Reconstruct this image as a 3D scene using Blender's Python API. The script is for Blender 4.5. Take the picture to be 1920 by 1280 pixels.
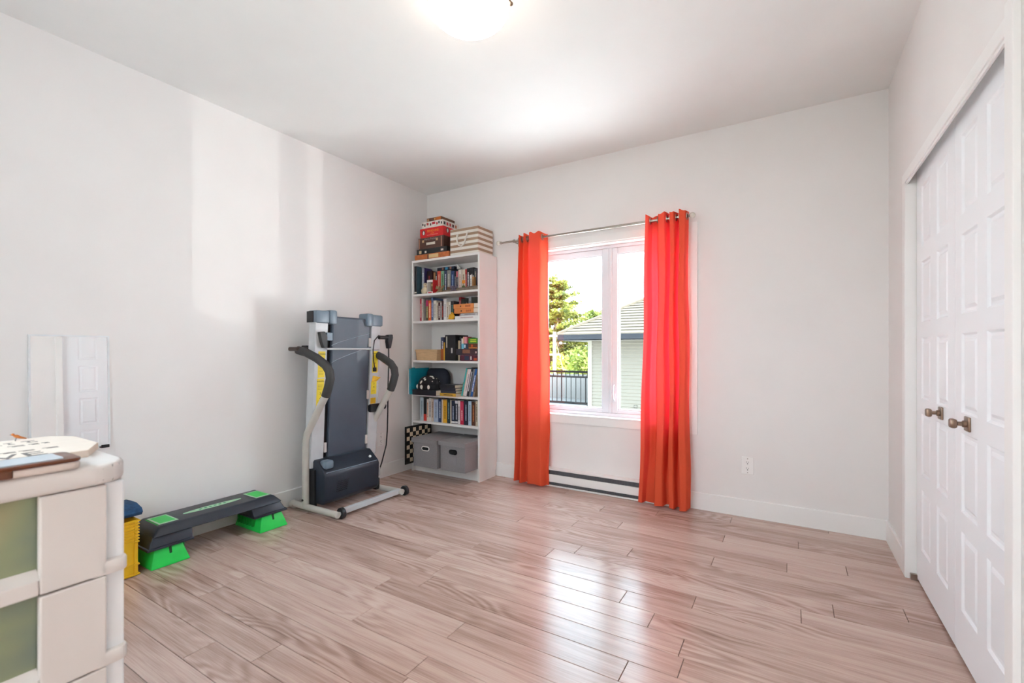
import bpy, bmesh, math, random
from mathutils import Vector, Matrix
R = math.radians
random.seed(7)
for o in list(bpy.data.objects): bpy.data.objects.remove(o)
SC = bpy.context.scene
COL = SC.collection

# ------------------------------------------------------------------ camera
cam = bpy.data.objects.new('camera', bpy.data.cameras.new('camera'))
COL.objects.link(cam)
cam.location = (0, 0, 1.148)
cam.rotation_euler = (R(90), 0, R(31.2))
cam.data.sensor_fit = 'HORIZONTAL'; cam.data.sensor_width = 36
cam.data.lens = 860 / 1920 * 36
cam.data.shift_y = 18.5 / 1920
cam.data.clip_start = 0.02; cam.data.clip_end = 400
cam.data.dof.use_dof = True; cam.data.dof.focus_distance = 3.3; cam.data.dof.aperture_fstop = 4.5
SC.camera = cam

# ------------------------------------------------------------------ world, sun, exposure
SC.view_settings.view_transform = 'Standard'; SC.view_settings.look = 'None'
SC.view_settings.gamma = 1; SC.view_settings.use_curve_mapping = False
SC.view_settings.exposure = 1.03
SC.cycles.use_denoising = True; SC.cycles.use_adaptive_sampling = True; SC.cycles.adaptive_threshold = 0.02
SC.cycles.max_bounces = 8; SC.cycles.diffuse_bounces = 5; SC.cycles.glossy_bounces = 3
SC.cycles.transparent_max_bounces = 8; SC.cycles.transmission_bounces = 3
SC.cycles.sample_clamp_indirect = 10.0; SC.cycles.light_sampling_threshold = 0.0
SKY_STRENGTH = 5.6
w = bpy.data.worlds.new('world'); SC.world = w; w.use_nodes = True
nt = w.node_tree; nt.nodes.clear()
wo = nt.nodes.new('ShaderNodeOutputWorld'); bg = nt.nodes.new('ShaderNodeBackground')
tc = nt.nodes.new('ShaderNodeTexCoord'); sp = nt.nodes.new('ShaderNodeSeparateXYZ')
rp = nt.nodes.new('ShaderNodeValToRGB')
rp.color_ramp.elements[0].position = 0.0; rp.color_ramp.elements[0].color = (0.82, 0.92, 1.0, 1)
rp.color_ramp.elements[1].position = 0.9; rp.color_ramp.elements[1].color = (0.60, 0.82, 1.0, 1)
nt.links.new(tc.outputs['Generated'], sp.inputs[0]); nt.links.new(sp.outputs['Z'], rp.inputs[0])
nt.links.new(rp.outputs[0], bg.inputs[0]); bg.inputs[1].default_value = SKY_STRENGTH
nt.links.new(bg.outputs[0], wo.inputs[0])
sun = bpy.data.objects.new('sun', bpy.data.lights.new('sun', 'SUN')); COL.objects.link(sun)
sun.data.energy = 18.0; sun.data.angle = R(0.6); sun.data.color = (1.0, 0.97, 0.92)
sun.rotation_euler = (R(42), 0, R(86))
sun.location = (14, 12, 12)
glint_spot = bpy.data.objects.new('sun_glint', bpy.data.lights.new('sun_glint', 'SPOT')); COL.objects.link(glint_spot)   # added spot lamp to the right of the window, standing in for assumed reflected sun
glint_spot.location = (4.3, 8.35, -.80); glint_spot.rotation_euler = (Vector((-1.35, 3.68, 1.32)) - Vector(glint_spot.location)).to_track_quat('-Z', 'Y').to_euler()  # aimed through the window to light a patch on the left wall
glint_spot.data.energy = 360; glint_spot.data.spot_size = R(19); glint_spot.data.spot_blend = .15; glint_spot.data.shadow_soft_size = .01; glint_spot.data.color = (1.0, .97, .93)

# ------------------------------------------------------------------ materials
def lin(c):
    c = c / 255.0
    return c / 12.92 if c <= 0.04045 else ((c + 0.055) / 1.055) ** 2.4
def rgb(t): return (lin(t[0]), lin(t[1]), lin(t[2]), 1)
MATS = {}
def mat(name, c, rough=0.5, metal=0.0, var=0.05, scale=18.0, bump=0.0, bscale=120.0, spec=0.5, stretch=(1, 1, 1), sheen=0.0):
    """principled material with a noise-driven colour variation and optional noise bump"""
    if name in MATS: return MATS[name]
    m = bpy.data.materials.new(name); m.use_nodes = True; MATS[name] = m
    n = m.node_tree; b = n.nodes['Principled BSDF']
    b.inputs['Roughness'].default_value = rough; b.inputs['Metallic'].default_value = metal
    b.inputs['Specular IOR Level'].default_value = spec
    if sheen: b.inputs['Sheen Weight'].default_value = sheen
    co = n.nodes.new('ShaderNodeTexCoord'); mp = n.nodes.new('ShaderNodeMapping'); mp.inputs['Scale'].default_value = stretch
    n.links.new(co.outputs['Object'], mp.inputs[0])
    nz = n.nodes.new('ShaderNodeTexNoise'); nz.inputs['Scale'].default_value = scale; nz.inputs['Detail'].default_value = 3
    n.links.new(mp.outputs[0], nz.inputs['Vector'])
    r = n.nodes.new('ShaderNodeValToRGB'); L = rgb(c)
    r.color_ramp.elements[0].position = 0.3; r.color_ramp.elements[1].position = 0.7
    r.color_ramp.elements[0].color = tuple(max(0, v * (1 - var)) for v in L[:3]) + (1,)
    r.color_ramp.elements[1].color = tuple(min(1, v * (1 + var)) for v in L[:3]) + (1,)
    n.links.new(nz.outputs['Fac'], r.inputs[0]); n.links.new(r.outputs[0], b.inputs['Base Color'])
    if bump:
        z2 = n.nodes.new('ShaderNodeTexNoise'); z2.inputs['Scale'].default_value = bscale
        n.links.new(mp.outputs[0], z2.inputs['Vector'])
        bp = n.nodes.new('ShaderNodeBump'); bp.inputs['Strength'].default_value = bump; bp.inputs['Distance'].default_value = 0.002
        n.links.new(z2.outputs['Fac'], bp.inputs['Height']); n.links.new(bp.outputs[0], b.inputs['Normal'])
    return m
def raw(name):
    m = bpy.data.materials.new(name); m.use_nodes = True; MATS[name] = m
    return m, m.node_tree, m.node_tree.nodes['Principled BSDF']
def N(nt, t, **kw):
    n = nt.nodes.new(t)
    for k, v in kw.items(): setattr(n, k, v)
    return n
def tint(c, **k):
    c = tuple(int(v) for v in c)
    return mat('paint_%02x%02x%02x' % c, c, **k)

wall_m = mat('wall_paint', (243, 239, 237), 0.75, var=0.012, scale=3, bump=0.05, bscale=260, spec=0.25)
ceil_m = mat('ceiling_paint', (244, 243, 241), 0.85, var=0.012, scale=3, bump=0.08, bscale=180, spec=0.15)
trim_m = mat('trim_paint', (248, 246, 244), 0.38, var=0.01, scale=5, spec=0.45)
door_m = mat('door_paint', (250, 251, 254), 0.40, var=0.01, scale=5, spec=0.45)
pvc_m = mat('window_vinyl', (238, 240, 245), 0.35, var=0.01, scale=6)
mel_m = mat('white_melamine', (240, 236, 233), 0.32, var=0.015, scale=6)
dark_m = mat('dark_slot', (48, 50, 52), 0.6)
black_m = mat('black_plastic', (26, 28, 32), 0.42, var=0.12)
steel_m = mat('brushed_nickel', (176, 168, 158), 0.28, metal=1.0, var=0.08)
bronze_m = mat('aged_bronze', (138, 118, 102), 0.34, metal=1.0, var=0.15)

def wood_floor():
    m, n, b = raw('laminate_oak')
    g = N(n, 'ShaderNodeNewGeometry'); oi = N(n, 'ShaderNodeObjectInfo')
    cx = N(n, 'ShaderNodeCombineXYZ')
    mu = N(n, 'ShaderNodeMath', operation='MULTIPLY'); mu.inputs[1].default_value = 53.0
    n.links.new(oi.outputs['Random'], mu.inputs[0])
    for i in range(3): n.links.new(mu.outputs[0], cx.inputs[i])
    ad = N(n, 'ShaderNodeVectorMath', operation='ADD')
    n.links.new(g.outputs['Position'], ad.inputs[0]); n.links.new(cx.outputs[0], ad.inputs[1])
    def nz(sx, sy, detail, dist=0.0, rough=0.5):
        mp = N(n, 'ShaderNodeMapping'); mp.inputs['Scale'].default_value = (sx, sy, 1)
        n.links.new(ad.outputs[0], mp.inputs[0])
        z = N(n, 'ShaderNodeTexNoise'); z.inputs['Scale'].default_value = 1; z.inputs['Detail'].default_value = detail
        z.inputs['Distortion'].default_value = dist; z.inputs['Roughness'].default_value = rough
        n.links.new(mp.outputs[0], z.inputs['Vector']); return z.outputs['Fac']
    # figure: contour bands of a stretched noise field, strong only in patches (cathedral grain)
    f = nz(1.3, 6.5, 1.5, 0.25)
    k = N(n, 'ShaderNodeMath', operation='MULTIPLY'); k.inputs[1].default_value = 85.0; n.links.new(f, k.inputs[0])
    s = N(n, 'ShaderNodeMath', operation='SINE'); n.links.new(k.outputs[0], s.inputs[0])
    fine = nz(5.0, 190.0, 4, 0.1, 0.6)
    mid = nz(1.6, 36.0, 4, 0.25, 0.6)
    blot = nz(1.4, 9.0, 3, 0.4)
    msk = N(n, 'ShaderNodeMapRange'); msk.inputs[1].default_value = .50; msk.inputs[2].default_value = .64; n.links.new(nz(1.1, 4.0, 1), msk.inputs[0])
    fig = N(n, 'ShaderNodeMath', operation='MULTIPLY'); n.links.new(s.outputs[0], fig.inputs[0]); n.links.new(msk.outputs[0], fig.inputs[1])
    def mix(a, wa, c, wc):
        x = N(n, 'ShaderNodeMath', operation='MULTIPLY'); x.inputs[1].default_value = wa; n.links.new(a, x.inputs[0])
        y = N(n, 'ShaderNodeMath', operation='MULTIPLY_ADD'); y.inputs[1].default_value = wc
        n.links.new(c, y.inputs[0]); n.links.new(x.outputs[0], y.inputs[2]); return y.outputs[0]
    v = mix(fig.outputs[0], 0.085, fine, 0.34)
    v = mix(v, 1.0, mid, 0.36)
    v = mix(v, 1.0, blot, 0.36)
    rv = N(n, 'ShaderNodeMath', operation='MULTIPLY_ADD'); rv.inputs[1].default_value = 0.14; rv.inputs[2].default_value = -0.045
    n.links.new(oi.outputs['Random'], rv.inputs[0])
    t = N(n, 'ShaderNodeMath', operation='ADD'); n.links.new(v, t.inputs[0]); n.links.new(rv.outputs[0], t.inputs[1])
    r = N(n, 'ShaderNodeValToRGB'); e = r.color_ramp.elements
    e[0].position = 0.28; e[0].color = rgb((130, 102, 90))
    e[1].position = 0.86; e[1].color = rgb((218, 197, 186))
    q = e.new(0.44); q.color = rgb((172, 142, 130))
    q = e.new(0.60); q.color = rgb((200, 172, 160))
    n.links.new(t.outputs[0], r.inputs[0])
    n.links.new(r.outputs[0], b.inputs['Base Color'])
    b.inputs['Roughness'].default_value = 0.21
    b.inputs['Specular IOR Level'].default_value = 0.44
    bp = N(n, 'ShaderNodeBump'); bp.inputs['Strength'].default_value = 0.05; bp.inputs['Distance'].default_value = 0.001
    n.links.new(fine, bp.inputs['Height']); n.links.new(bp.outputs[0], b.inputs['Normal'])
    return m
floor_m = wood_floor()

def glass():
    m, n, b = raw('window_glass'); n.nodes.remove(b)
    o = n.nodes['Material Output']; tr = N(n, 'ShaderNodeBsdfTransparent'); tr.inputs[0].default_value = (0.96, 0.98, 0.975, 1)
    gl = N(n, 'ShaderNodeBsdfGlossy'); gl.inputs['Roughness'].default_value = 0.02
    # thin-pane reflectance: Schlick curve on the facing angle, the same from both sides
    lw = N(n, 'ShaderNodeLayerWeight'); lw.inputs[0].default_value = 0.5
    pw_ = N(n, 'ShaderNodeMath', operation='POWER'); pw_.inputs[1].default_value = 5.0; n.links.new(lw.outputs['Facing'], pw_.inputs[0])
    fr = N(n, 'ShaderNodeMath', operation='MULTIPLY_ADD'); fr.inputs[1].default_value = 0.96; fr.inputs[2].default_value = 0.03; n.links.new(pw_.outputs[0], fr.inputs[0])
    mx = N(n, 'ShaderNodeMixShader')
    n.links.new(fr.outputs[0], mx.inputs[0]); n.links.new(tr.outputs[0], mx.inputs[1]); n.links.new(gl.outputs[0], mx.inputs[2])
    n.links.new(mx.outputs[0], o.inputs[0]); return m
glass_m = glass()
def curtain_mat():
    m, n, b = raw('coral_curtain_cloth'); o = n.nodes['Material Output']
    b.inputs['Roughness'].default_value = 0.85; b.inputs['Specular IOR Level'].default_value = 0.15
    co = N(n, 'ShaderNodeTexCoord'); z = N(n, 'ShaderNodeTexNoise'); z.inputs['Scale'].default_value = 400; z.inputs['Detail'].default_value = 2
    n.links.new(co.outputs['Object'], z.inputs['Vector'])
    r = N(n, 'ShaderNodeValToRGB'); r.color_ramp.elements[0].color = rgb((230, 88, 56)); r.color_ramp.elements[1].color = rgb((242, 106, 72))
    n.links.new(z.outputs['Fac'], r.inputs[0]); n.links.new(r.outputs[0], b.inputs['Base Color'])
    t = N(n, 'ShaderNodeBsdfTranslucent'); t.inputs[0].default_value = rgb((255, 62, 82))
    mx = N(n, 'ShaderNodeMixShader'); mx.inputs[0].default_value = 0.21
    n.links.new(b.outputs[0], mx.inputs[1]); n.links.new(t.outputs[0], mx.inputs[2]); n.links.new(mx.outputs[0], o.inputs[0])
    return m
curtain_m = curtain_mat()
def emis(name, c, s):
    m, n, b = raw(name)
    b.inputs['Base Color'].default_value = (0.9, 0.88, 0.84, 1)
    b.inputs['Emission Color'].default_value = c; b.inputs['Emission Strength'].default_value = s
    return m
def mirror_mat():
    m, n, b = raw('mirror_silver'); b.inputs['Base Color'].default_value = (0.92, 0.94, 0.94, 1)
    b.inputs['Metallic'].default_value = 1; b.inputs['Roughness'].default_value = 0.015; return m
mirror_m = mirror_mat()

# ------------------------------------------------------------------ mesh builder
def ring(b, x0, x1, y0, y1, z0, z1, w, bev=0.0, wt=None, wb=None):
    wt = w if wt is None else wt; wb = w if wb is None else wb
    b.box(x0, x0 + w, y0, y1, z0, z1, bev); b.box(x1 - w, x1, y0, y1, z0, z1, bev)
    b.box(x0 + w, x1 - w, y0, y1, z0, z0 + wb, bev); b.box(x0 + w, x1 - w, y0, y1, z1 - wt, z1, bev)
    return b
class B:
    def __init__(s): s.v = []; s.f = []; s.m = []
    def add(s, vs, fs, m=0, T=None):
        k = len(s.v)
        for p in vs:
            p = Vector(p)
            s.v.append(T @ p if T is not None else p)
        for f in fs: s.f.append([k + i for i in f]); s.m.append(m)
        return s
    def box(s, x0, x1, y0, y1, z0, z1, bev=0.0, m=0, T=None, seg=2):
        if bev <= 0:
            vs = [(x, y, z) for z in (z0, z1) for y in (y0, y1) for x in (x0, x1)]
            return s.add(vs, [(0, 2, 3, 1), (4, 5, 7, 6), (0, 1, 5, 4), (2, 6, 7, 3), (0, 4, 6, 2), (1, 3, 7, 5)], m, T)
        bm = bmesh.new()
        bmesh.ops.create_cube(bm, size=1, matrix=Matrix.Translation(((x0 + x1) / 2, (y0 + y1) / 2, (z0 + z1) / 2)) @ Matrix.Diagonal((x1 - x0, y1 - y0, z1 - z0, 1)))
        bev = min(bev, 0.49 * min(x1 - x0, y1 - y0, z1 - z0))
        bmesh.ops.bevel(bm, geom=list(bm.edges), offset=bev, segments=seg, affect='EDGES', profile=0.5)
        return s._bm(bm, m, T)
    def _bm(s, bm, m=0, T=None):
        bm.verts.index_update()
        s.add([v.co.copy() for v in bm.verts], [[v.index for v in f.verts] for f in bm.faces], m, T); bm.free(); return s
    def prism(s, poly, axis, a, b, bev=0.0, m=0, T=None, seg=2):
        """polygon extruded along an axis; poly is (y,z) for X, (x,z) for Y, (x,y) for Z"""
        def P(p, c): return {'X': (c, p[0], p[1]), 'Y': (p[0], c, p[1]), 'Z': (p[0], p[1], c)}[axis]
        bm = bmesh.new(); n = len(poly)
        A = [bm.verts.new(P(p, a)) for p in poly]; C = [bm.verts.new(P(p, b)) for p in poly]
        bm.faces.new(A[::-1]); bm.faces.new(C)
        for i in range(n): bm.faces.new((A[i], A[(i + 1) % n], C[(i + 1) % n], C[i]))
        bmesh.ops.recalc_face_normals(bm, faces=bm.faces)
        if bev > 0: bmesh.ops.bevel(bm, geom=list(bm.edges), offset=bev, segments=seg, affect='EDGES', profile=0.5)
        return s._bm(bm, m, T)
    def tube(s, pts, r, seg=10, m=0, cap=True, T=None):
        pts = [Vector(p) for p in pts]; n = len(pts)
        rr = r if isinstance(r, (list, tuple)) else [r] * n
        t = [(pts[min(i + 1, n - 1)] - pts[max(i - 1, 0)]).normalized() for i in range(n)]
        u = t[0].orthogonal().normalized(); vs = []; fs = []
        for i in range(n):
            u = (u - t[i] * u.dot(t[i])).normalized(); w_ = t[i].cross(u)
            for k in range(seg):
                a = 2 * math.pi * k / seg
                vs.append(pts[i] + (u * math.cos(a) + w_ * math.sin(a)) * rr[i])
        for i in range(n - 1):
            for k in range(seg):
                a, b2 = i * seg + k, i * seg + (k + 1) % seg
                fs.append((a, b2, b2 + seg, a + seg))
        if cap: fs.append(list(range(seg))[::-1]); fs.append([(n - 1) * seg + k for k in range(seg)])
        return s.add(vs, fs, m, T)
    def lathe(s, prof, seg=24, c=(0, 0, 0), m=0, T=None, close=True):
        vs = []; fs = []; n = len(prof)
        for r_, z in prof:
            for k in range(seg):
                a = 2 * math.pi * k / seg
                vs.append((c[0] + r_ * math.cos(a), c[1] + r_ * math.sin(a), c[2] + z))
        for i in range(n - 1):
            for k in range(seg):
                a, b2 = i * seg + k, i * seg + (k + 1) % seg
                fs.append((a, b2, b2 + seg, a + seg))
        if close: fs.append(list(range(seg))[::-1]); fs.append([(n - 1) * seg + k for k in range(seg)])
        return s.add(vs, fs, m, T)
    def ball(s, c, r, m=0, seg=12, T=None):
        r = r if isinstance(r, (tuple, list)) else (r, r, r)
        bm = bmesh.new(); bmesh.ops.create_uvsphere(bm, u_segments=seg, v_segments=max(6, seg // 2 + 2), radius=1, matrix=Matrix.Translation(c) @ Matrix.Diagonal((r[0], r[1], r[2], 1)))
        return s._bm(bm, m, T)
    def grid(s, fn, nu, nv, m=0):
        vs = [fn(i / nu, j / nv) for j in range(nv + 1) for i in range(nu + 1)]
        fs = [(j * (nu + 1) + i, j * (nu + 1) + i + 1, (j + 1) * (nu + 1) + i + 1, (j + 1) * (nu + 1) + i) for j in range(nv) for i in range(nu)]
        return s.add(vs, fs, m)
    def obj(s, name, mats, parent=None, smooth=False, angle=38, local=False, origin=None):
        me = bpy.data.meshes.new(name)
        vs = s.v
        o = bpy.data.objects.new(name, me); COL.objects.link(o)
        if parent is not None:
            o.parent = parent
            if not local:
                M4 = Matrix.Identity(4); q = parent
                while q is not None: M4 = q.matrix_basis @ M4; q = q.parent
                I = M4.inverted(); vs = [I @ v for v in vs]
        elif not local:
            lo = Vector((min(v.x for v in vs), min(v.y for v in vs), min(v.z for v in vs)))
            hi = Vector((max(v.x for v in vs), max(v.y for v in vs), max(v.z for v in vs)))
            c = Vector(origin) if origin else Vector(((lo.x + hi.x) / 2, (lo.y + hi.y) / 2, lo.z))
            vs = [v - c for v in vs]; o.location = c
        me.from_pydata([tuple(v) for v in vs], [], s.f)
        for x in (mats if isinstance(mats, (list, tuple)) else [mats]): me.materials.append(x)
        if any(s.m): me.polygons.foreach_set('material_index', s.m)
        bm = bmesh.new(); bm.from_mesh(me); bmesh.ops.recalc_face_normals(bm, faces=bm.faces); bm.to_mesh(me); bm.free()
        if smooth: me.shade_smooth(); me.set_sharp_from_angle(angle=R(angle))
        me.update(); return o
def bx(*a, **k): return B().box(*a, **k)
def thing(name, label, cat, loc=(0, 0, 0), rotz=0.0, group=None):
    o = bpy.data.objects.new(name, None); COL.objects.link(o); o.empty_display_size = 0.1
    o.location = loc; o.rotation_euler = (0, 0, rotz); o['label'] = label; o['category'] = cat
    if group: o['group'] = group
    return o
def tag(o, label, cat, group=None):
    o['label'] = label; o['category'] = cat
    if group: o['group'] = group
    return o
def struct(o, label=None):
    o['kind'] = 'structure'
    if label: o['label'] = label
    return o
def text_mesh(name, body, size, T, m, parent, depth=0.0003, align='CENTER', sx=1.0):
    cu = bpy.data.curves.new(name, 'FONT'); cu.body = body; cu.size = size; cu.extrude = depth
    cu.align_x = align; cu.align_y = 'CENTER'; cu.resolution_u = 2
    t = bpy.data.objects.new('tmp_text', cu); COL.objects.link(t)
    me = bpy.data.meshes.new_from_object(t.evaluated_get(bpy.context.evaluated_depsgraph_get()))
    bpy.data.objects.remove(t)
    b = B(); S = Matrix.Diagonal((sx, 1, 1, 1))
    b.add([v.co for v in me.vertices], [list(p.vertices) for p in me.polygons], 0, T @ S)
    bpy.data.meshes.remove(me)
    return b.obj(name, m, parent)
def FACE_FRONT(x, y, z): # text plane facing -Y (towards the room), reading along +X
    return Matrix.Translation((x, y, z)) @ Matrix.Rotation(R(90), 4, 'X')
def FACE_RIGHT(x, y, z): # text plane facing +X, reading along +Y
    return Matrix.Translation((x, y, z)) @ Matrix.Rotation(R(90), 4, 'Z') @ Matrix.Rotation(R(90), 4, 'X')

# ================================================================== ROOM SHELL
XL, XR, YB, YF, ZC = -3.18, 0.514, 3.57, -0.42, 2.745
WX0, WX1, WZ0, WZ1 = -1.925, -0.635, 0.60, 2.036          # window opening
CY0, CY1, CZ = 1.755, 3.035, 2.075                        # closet opening
DX0, DX1, DZ = -0.75, 0.30, 2.06                          # entry doorway behind the camera

fl = struct(bx(XL - 0.1, XR + 0.75, YF - .11, YB + 0.05, -0.12, -0.010).box(-.85, XR + .75, YF - 1.7, YF - .11, -.12, -.010).obj('floor', mat('subfloor', (120, 100, 90), 0.8)), 'pinkish beige oak laminate floor of long planks')
PW, GAP = 0.1219, 0.0020
row0 = 1.5590
k0 = int(math.floor((YF - 1.6 - row0) / PW))
k1 = int(math.ceil((YB - row0) / PW))
known = {0: -0.512, 2: -0.360, 4: -0.667, 5: -0.375, 6: 0.042, 7: -1.05, 11: 0.255, -3: -2.38, -2: -1.60}
cache = {}
def plank(x0, x1, y0, y1):
    L, W = round(x1 - x0, 3), round(y1 - y0, 3)
    if (L, W) not in cache:
        h, c = W / 2 - GAP / 2, 0.0014
        l2 = L / 2 - GAP / 2
        vs = [(-l2, -h, -0.012), (l2, -h, -0.012), (l2, h, -0.012), (-l2, h, -0.012),
              (-l2, -h, -c), (l2, -h, -c), (l2, h, -c), (-l2, h, -c),
              (-l2 + c, -h + c, 0), (l2 - c, -h + c, 0), (l2 - c, h - c, 0), (-l2 + c, h - c, 0)]
        fs = [(0, 3, 2, 1), (8, 9, 10, 11)]
        for a, b_ in ((0, 4), (4, 8)):
            for i in range(4): fs.append((a + i, a + (i + 1) % 4, b_ + (i + 1) % 4, b_ + i))
        me = bpy.data.meshes.new('plank'); me.from_pydata(vs, [], fs); me.materials.append(floor_m); me.update()
        cache[(L, W)] = me
    o = bpy.data.objects.new('plank', cache[(L, W)]); COL.objects.link(o); o.parent = fl
    o.location = Vector(((x0 + x1) / 2, (y0 + y1) / 2, 0)) - fl.location
rl = random.Random(4)
for k in range(k0, k1):
    y0, y1 = row0 + k * PW, min(row0 + (k + 1) * PW, YB)
    xa = XL if y0 > YF - .1 else DX0 - .1; xb = XR + (0.62 if CY0 - .1 < y0 < CY1 else 0.0) + (.75 if y0 < YF - .1 else 0)
    j = known.get(k, -3.1 + ((k * 0.43) % 1.215) + rl.uniform(-.12, .12))
    cuts = []
    x = j
    while x > xa + 0.12: cuts.append(x); x -= 1.215
    x = j + 1.215
    while x < xb - 0.12: cuts.append(x); x += 1.215
    cuts = [xa] + sorted(c for c in cuts if xa + .05 < c < xb - .05) + [xb]
    for a, c in zip(cuts, cuts[1:]): plank(a, c, y0, y1)

cb_ = bx(XL - .2, XR + .9, YF - .12, YB + .25, ZC, ZC + .12); cb_.box(DX0 - .2, XR + .9, YF - 1.8, YF - .12, ZC, ZC + .12)
struct(cb_.obj('ceiling', ceil_m), 'matt white painted ceiling')
struct(bx(XL - .14, XL, YF - .1, YB + .2, -.12, ZC + .05).obj('wall_left', wall_m), 'white painted wall behind the treadmill')
b = B()
b.box(XL - .1, WX0, YB, YB + .18, -.12, ZC + .05); b.box(WX1, XR + .8, YB, YB + .18, -.12, ZC + .05)
b.box(WX0, WX1, YB, YB + .18, -.12, WZ0); b.box(WX0, WX1, YB, YB + .18, WZ1, ZC + .05)
struct(b.obj('wall_back', wall_m), 'white painted wall with the window')
b = B()
b.box(XR, XR + .115, YF - .1, CY0, -.12, ZC + .05); b.box(XR, XR + .115, CY1, YB + .05, -.12, ZC + .05)
b.box(XR, XR + .115, CY0, CY1, CZ, ZC + .05)
b.box(XR + .70, XR + .80, CY0 - .4, CY1 + .4, -.12, ZC); b.box(XR + .115, XR + .8, CY0 - .5, CY0 - .4, -.12, ZC); b.box(XR + .115, XR + .8, CY1 + .4, CY1 + .5, -.12, ZC)
struct(b.obj('wall_right', wall_m), 'white painted wall around the closet')
b = B()
VX0, VX1, VZ0, VZ1 = -2.0, -.88, .65, 2.30
b.box(XL - .1, VX0, YF - .11, YF, -.12, ZC + .05); b.box(VX1, DX0, YF - .11, YF, -.12, ZC + .05); b.box(VX0, VX1, YF - .11, YF, -.12, VZ0); b.box(VX0, VX1, YF - .11, YF, VZ1, ZC + .05)
b.box(DX1, XR + .1, YF - .11, YF, -.12, ZC + .05); b.box(DX0, DX1, YF - .11, YF, DZ, ZC + .05)
struct(b.obj('wall_front', wall_m), 'white painted wall with the entry doorway')
b = B()  # hall behind the camera, added so fill light can enter
b.box(DX0 - .1, XR + .9, YF - 1.75, YF - 1.65, -.12, ZC + .05); b.box(DX0 - .2, DX0 - .1, YF - 1.75, YF - .11, -.12, ZC + .05); b.box(XR + .75, XR + .85, YF - 1.65, YF - .11, -.12, ZC + .05)
struct(b.obj('wall_hall', wall_m), 'white wall of the unseen hall added for fill light')

# baseboards
def skirting(name, poly_axis, const, a, c, flip):
    t, h = 0.014, 0.122
    pr = [(0, 0), (flip * t, 0), (flip * t, h - .004), (flip * (t - .004), h), (0, h)]
    if poly_axis == 'Y': p = [(const + q[0], q[1]) for q in pr]
    else: p = [(const + q[0], q[1]) for q in pr]
    return struct(B().prism(p, poly_axis, a, c).obj(name, trim_m), 'white painted baseboard')
HX0, HX1 = -2.00, -0.72   # heater extent
skirting('baseboard_left', 'Y', XL, YF, YB, 1)
skirting('baseboard_back_1', 'X', YB, XL, HX0 - .004, -1)
skirting('baseboard_back_2', 'X', YB, HX1 + .004, XR, -1)
skirting('baseboard_right_1', 'Y', XR, 3.0955, YB, -1)
skirting('baseboard_right_2', 'Y', XR, YF, 1.699, -1)
skirting('baseboard_front_1', 'X', YF, XL, DX0 - .06, 1)

# closet casing (flat board with a stepped profile) and doors
CX = 0.500
b = B()
b.box(CX, XR, 3.035, 3.095, 0, 2.009, .002)
b.box(CX - .003, XR, 1.699, 1.7545, 0, 2.085, .002)
b.box(CX, XR, 1.7545, 3.095, 2.009, 2.058, .002); b.box(CX + .006, XR - .001, 1.756, 3.034, 1.998, 2.0095)
b.box(CX + .002, XR + .11, 3.030, 3.0345, 0, 1.997); b.box(XR + .001, XR + .11, CY0 + .0005, CY0 + .005, 0, CZ)
struct(b.obj('trim_1', trim_m), 'white casing around the closet opening')
b = B()
b.box(DX0 - .06, DX0, YF, YF + .015, 0, DZ + .06); b.box(DX1, DX1 + .06, YF, YF + .015, 0, DZ + .06); b.box(DX0, DX1, YF, YF + .015, DZ, DZ + .06)
struct(b.obj('trim_2', trim_m), 'white casing around the entry doorway')

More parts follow.
